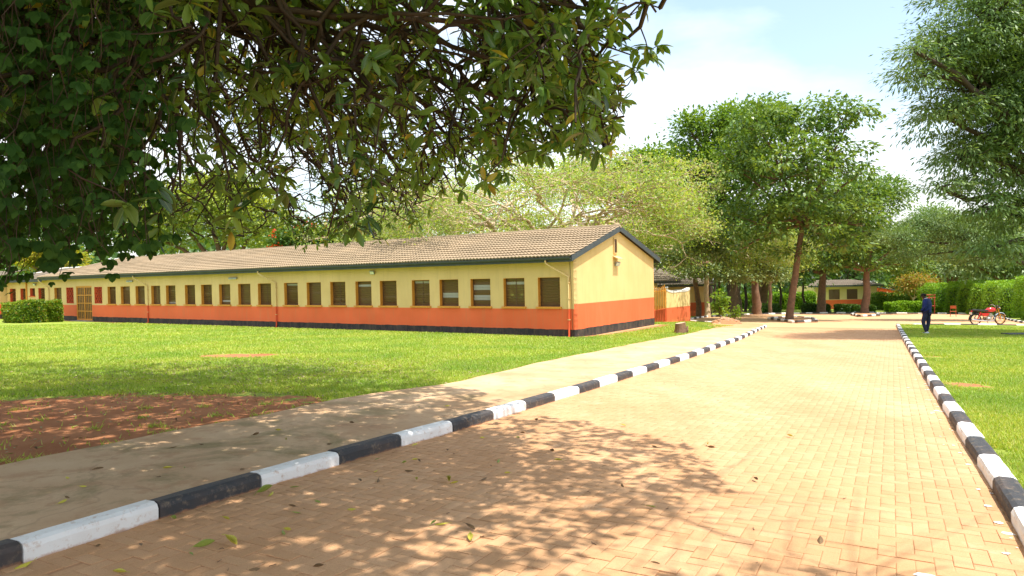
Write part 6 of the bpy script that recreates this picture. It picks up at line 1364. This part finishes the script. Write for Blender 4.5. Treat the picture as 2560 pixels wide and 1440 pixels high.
for px, py, c in [(352, 1367, 'brown'), (246, 1364, 'brown'), (434, 1301, 'green'), (564, 1301, 'yellow'), (677, 1237, 'yellow'), (737, 1222, 'green'), (731, 1270, 'brown'), (740, 1283, 'green'), (795, 1254, 'green'), (879, 1274, 'yellow'), (717, 1330, 'yellow'), (708, 1332, 'green'), (478, 1390, 'green'), (635, 1424, 'brown'), (798, 1422, 'brown'), (300, 1437, 'yellow'), (1035, 1112, 'yellow'), (944, 1151, 'green'), (1010, 1160, 'green'), (1037, 1153, 'yellow'), (1048, 1155, 'brown'), (939, 1180, 'yellow'), (1023, 1178, 'brown'), (945, 1202, 'brown'), (1042, 1202, 'yellow'), (1135, 1212, 'yellow'), (1120, 1129, 'brown'), (1246, 1154, 'green'), (1269, 1187, 'yellow'), (1209, 1199, 'brown'), (1396, 1154, 'yellow'), (1380, 1131, 'brown'), (1206, 1094, 'yellow'), (1295, 1093, 'green'), (1306, 1086, 'brown'), (1341, 1053, 'brown'), (1557, 1065, 'yellow'), (1770, 1114, 'yellow'), (1779, 1123, 'brown'), (1638, 1117, 'brown'), (1557, 1214, 'brown'), (1626, 1271, 'green'), (1637, 1408, 'brown'), (900, 1204, 'brown'), (1889, 1202, 'brown'), (1083, 1312, 'green')]: fallen(px, py, c)
for px, py, c in [(169, 1195, 'yellow'), (207, 1217, 'yellow'), (167, 1243, 'brown'), (155, 1255, 'yellow'), (397, 1197, 'brown'), (420, 1174, 'yellow'), (461, 1169, 'green'), (432, 1123, 'brown'), (244, 1171, 'brown'), (606, 1174, 'brown'), (696, 1079, 'yellow'), (503, 1112, 'brown'), (824, 1110, 'brown'), (715, 1103, 'yellow'), (1118, 1015, 'yellow'), (1048, 1017, 'green'), (640, 1090, 'brown'), (880, 1060, 'brown')]: fallen(px, py, c, where='concrete path')
for px, py, c in [(186, 1067, 'green'), (246, 1076, 'yellow'), (378, 1085, 'yellow'), (388, 1069, 'green'), (446, 1040, 'yellow'), (25, 1138, 'green'), (274, 1131, 'brown'), (100, 1119, 'green'), (90, 1125, 'brown'), (440, 1052, 'brown'), (545, 1058, 'yellow'), (340, 1030, 'yellow'), (165, 1098, 'brown'), (480, 1045, 'brown')]: fallen(px, py, c, where='bare soil')
# dry leaf litter in the shaded grass
r = np.random.RandomState(51); n = 6500; P = []
c0 = at(700, 950); x = r.normal(-5.6, 2.6, n*2); y = r.normal(14.2, 1.7, n*2); ok = pip(x, y, lawnLpoly); x = x[ok][:n]; y = y[ok][:n]; P = np.column_stack([x, y, g(x, y)+.065+r.uniform(0, .03, len(x))])
x2 = r.uniform(-14, 0, 1500); y2 = r.uniform(7, 13, 1500); ok = pip(x2, y2, lawnLpoly); P = np.concatenate([P, np.column_stack([x2, y2, g(x2, y2)+.06])[ok]])
V, Fq = leaves_quad(P, r.normal(0, 1, P.shape)*[1, 1, .25], r.normal(0, .4, P.shape)+[0, 0, 1], r.uniform(.03, .075, len(P)), r.uniform(.012, .03, len(P))); link('leaf_litter', fast_mesh('leaf_litter', V, [Fq]), M['litter'], kind='stuff')
# little twigs and crumbs on the paving
T = Tubes()
for i in range(70):
    x, y = r.uniform(-2, 4), r.uniform(4, 13)
    if not pip(np.array([x]), np.array([y]), roadpoly)[0]: continue
    a = r.uniform(0, 6.28); L_ = r.uniform(.01, .05); T.add(wig(gp(x, y, .020), gp(x+math.cos(a)*L_, y+math.sin(a)*L_, .022), 4, .006, r), np.full(4, r.uniform(.001, .003)), 4)
link('twig_litter', T.mesh('twig_litter'), M['bark'], kind='stuff')

# ------------------------------------------------------------------ grass blades
def grass(poly, n, rmin, rmax, h, seed, azr, soilf, patch=False):
    r = np.random.RandomState(seed); rad = np.exp(r.uniform(math.log(rmin), math.log(rmax), n)); a = r.uniform(azr[0], azr[1], n); x = np.sin(a)*rad; y = np.cos(a)*rad
    ok = pip(x, y, poly); x, y, rad = x[ok], y[ok], rad[ok]
    # keep off buildings
    s_ = (x-BC[0])*ux+(y-BC[1])*uy; t_ = (x-BC[0])*vx+(y-BC[1])*vy; ok = ~((s_ < .3) & (s_ > -62) & (t_ > -.35) & (t_ < 8)); x, y, rad = x[ok], y[ok], rad[ok]
    so_ = soilf(x, y); lump = .5+.25*np.sin(x*3.1+np.sin(y*2.3)*2)+.25*np.sin(y*4.3+np.sin(x*1.9)*2.2)
    ok = r.rand(len(x)) > np.clip((so_-.42)*3.2+(lump-.5)*.9*(so_ > .3), 0, .994); x, y, rad, lump = x[ok], y[ok], rad[ok], lump[ok]
    n = len(x); hh = r.uniform(.45, 1.1, n)*.05*(1+.35*lump)*(1+np.clip(rad-8, 0, 25)*.012); wd = (.003+.0007*rad)*r.uniform(.7, 1.3, n); an = r.uniform(0, 2*PI, n); ln = r.uniform(.2, 1.1, n)*hh
    b = np.column_stack([x, y, g(x, y)+h]); sd = np.column_stack([np.cos(an), np.sin(an), np.zeros(n)])*wd[:, None]; a2 = r.uniform(0, 2*PI, n); tip = b+np.column_stack([np.cos(a2)*ln, np.sin(a2)*ln, hh])
    V = np.stack([b-sd, b+sd, tip], 1).reshape(-1, 3); link('grass', fast_mesh('grass', V, [np.arange(3*n).reshape(-1, 3)]), M['grassblade'], kind='stuff'); print('grass', n)
grass(lawnLpoly, 640000, 7.5, 50, .045, 61, (-.72, .33), soil_l)
grass(lawnRpoly, 420000, 4.6, 44, .065, 62, (.44, .70), soil_r)
# short weedy tufts on the soil under the tree and along kerb edges
r = np.random.RandomState(63); X_, Y_ = [], []
for i in range(260):
    if i < 45: x, y = r.uniform(-11, -2.5), r.uniform(6.5, 11.5)
    else: j = r.randint(0, len(pathE)-2); x, y = pathE[j][0]+r.normal(0, .05)-.06, pathE[j][1]+r.normal(0, .08)+.05
    if not pip(np.array([x]), np.array([y]), lawnLpoly)[0]: continue
    k = r.randint(8, 45); X_.append(x+r.normal(0, .05, k)); Y_.append(y+r.normal(0, .05, k))
x = np.concatenate(X_); y = np.concatenate(Y_); n = len(x); an = r.uniform(0, 6.28, n); hh = r.uniform(.02, .07, n); b = np.column_stack([x, y, g(x, y)+.05]); sd = np.column_stack([np.cos(an), np.sin(an), 0*an])*.006; tip = b+np.column_stack([np.cos(an*3)*hh, np.sin(an*3)*hh, hh])
link('weed_tufts', fast_mesh('weed_tufts', np.stack([b-sd, b+sd, tip], 1).reshape(-1, 3), [np.arange(3*n).reshape(-1, 3)]), M['grassblade'], kind='stuff')
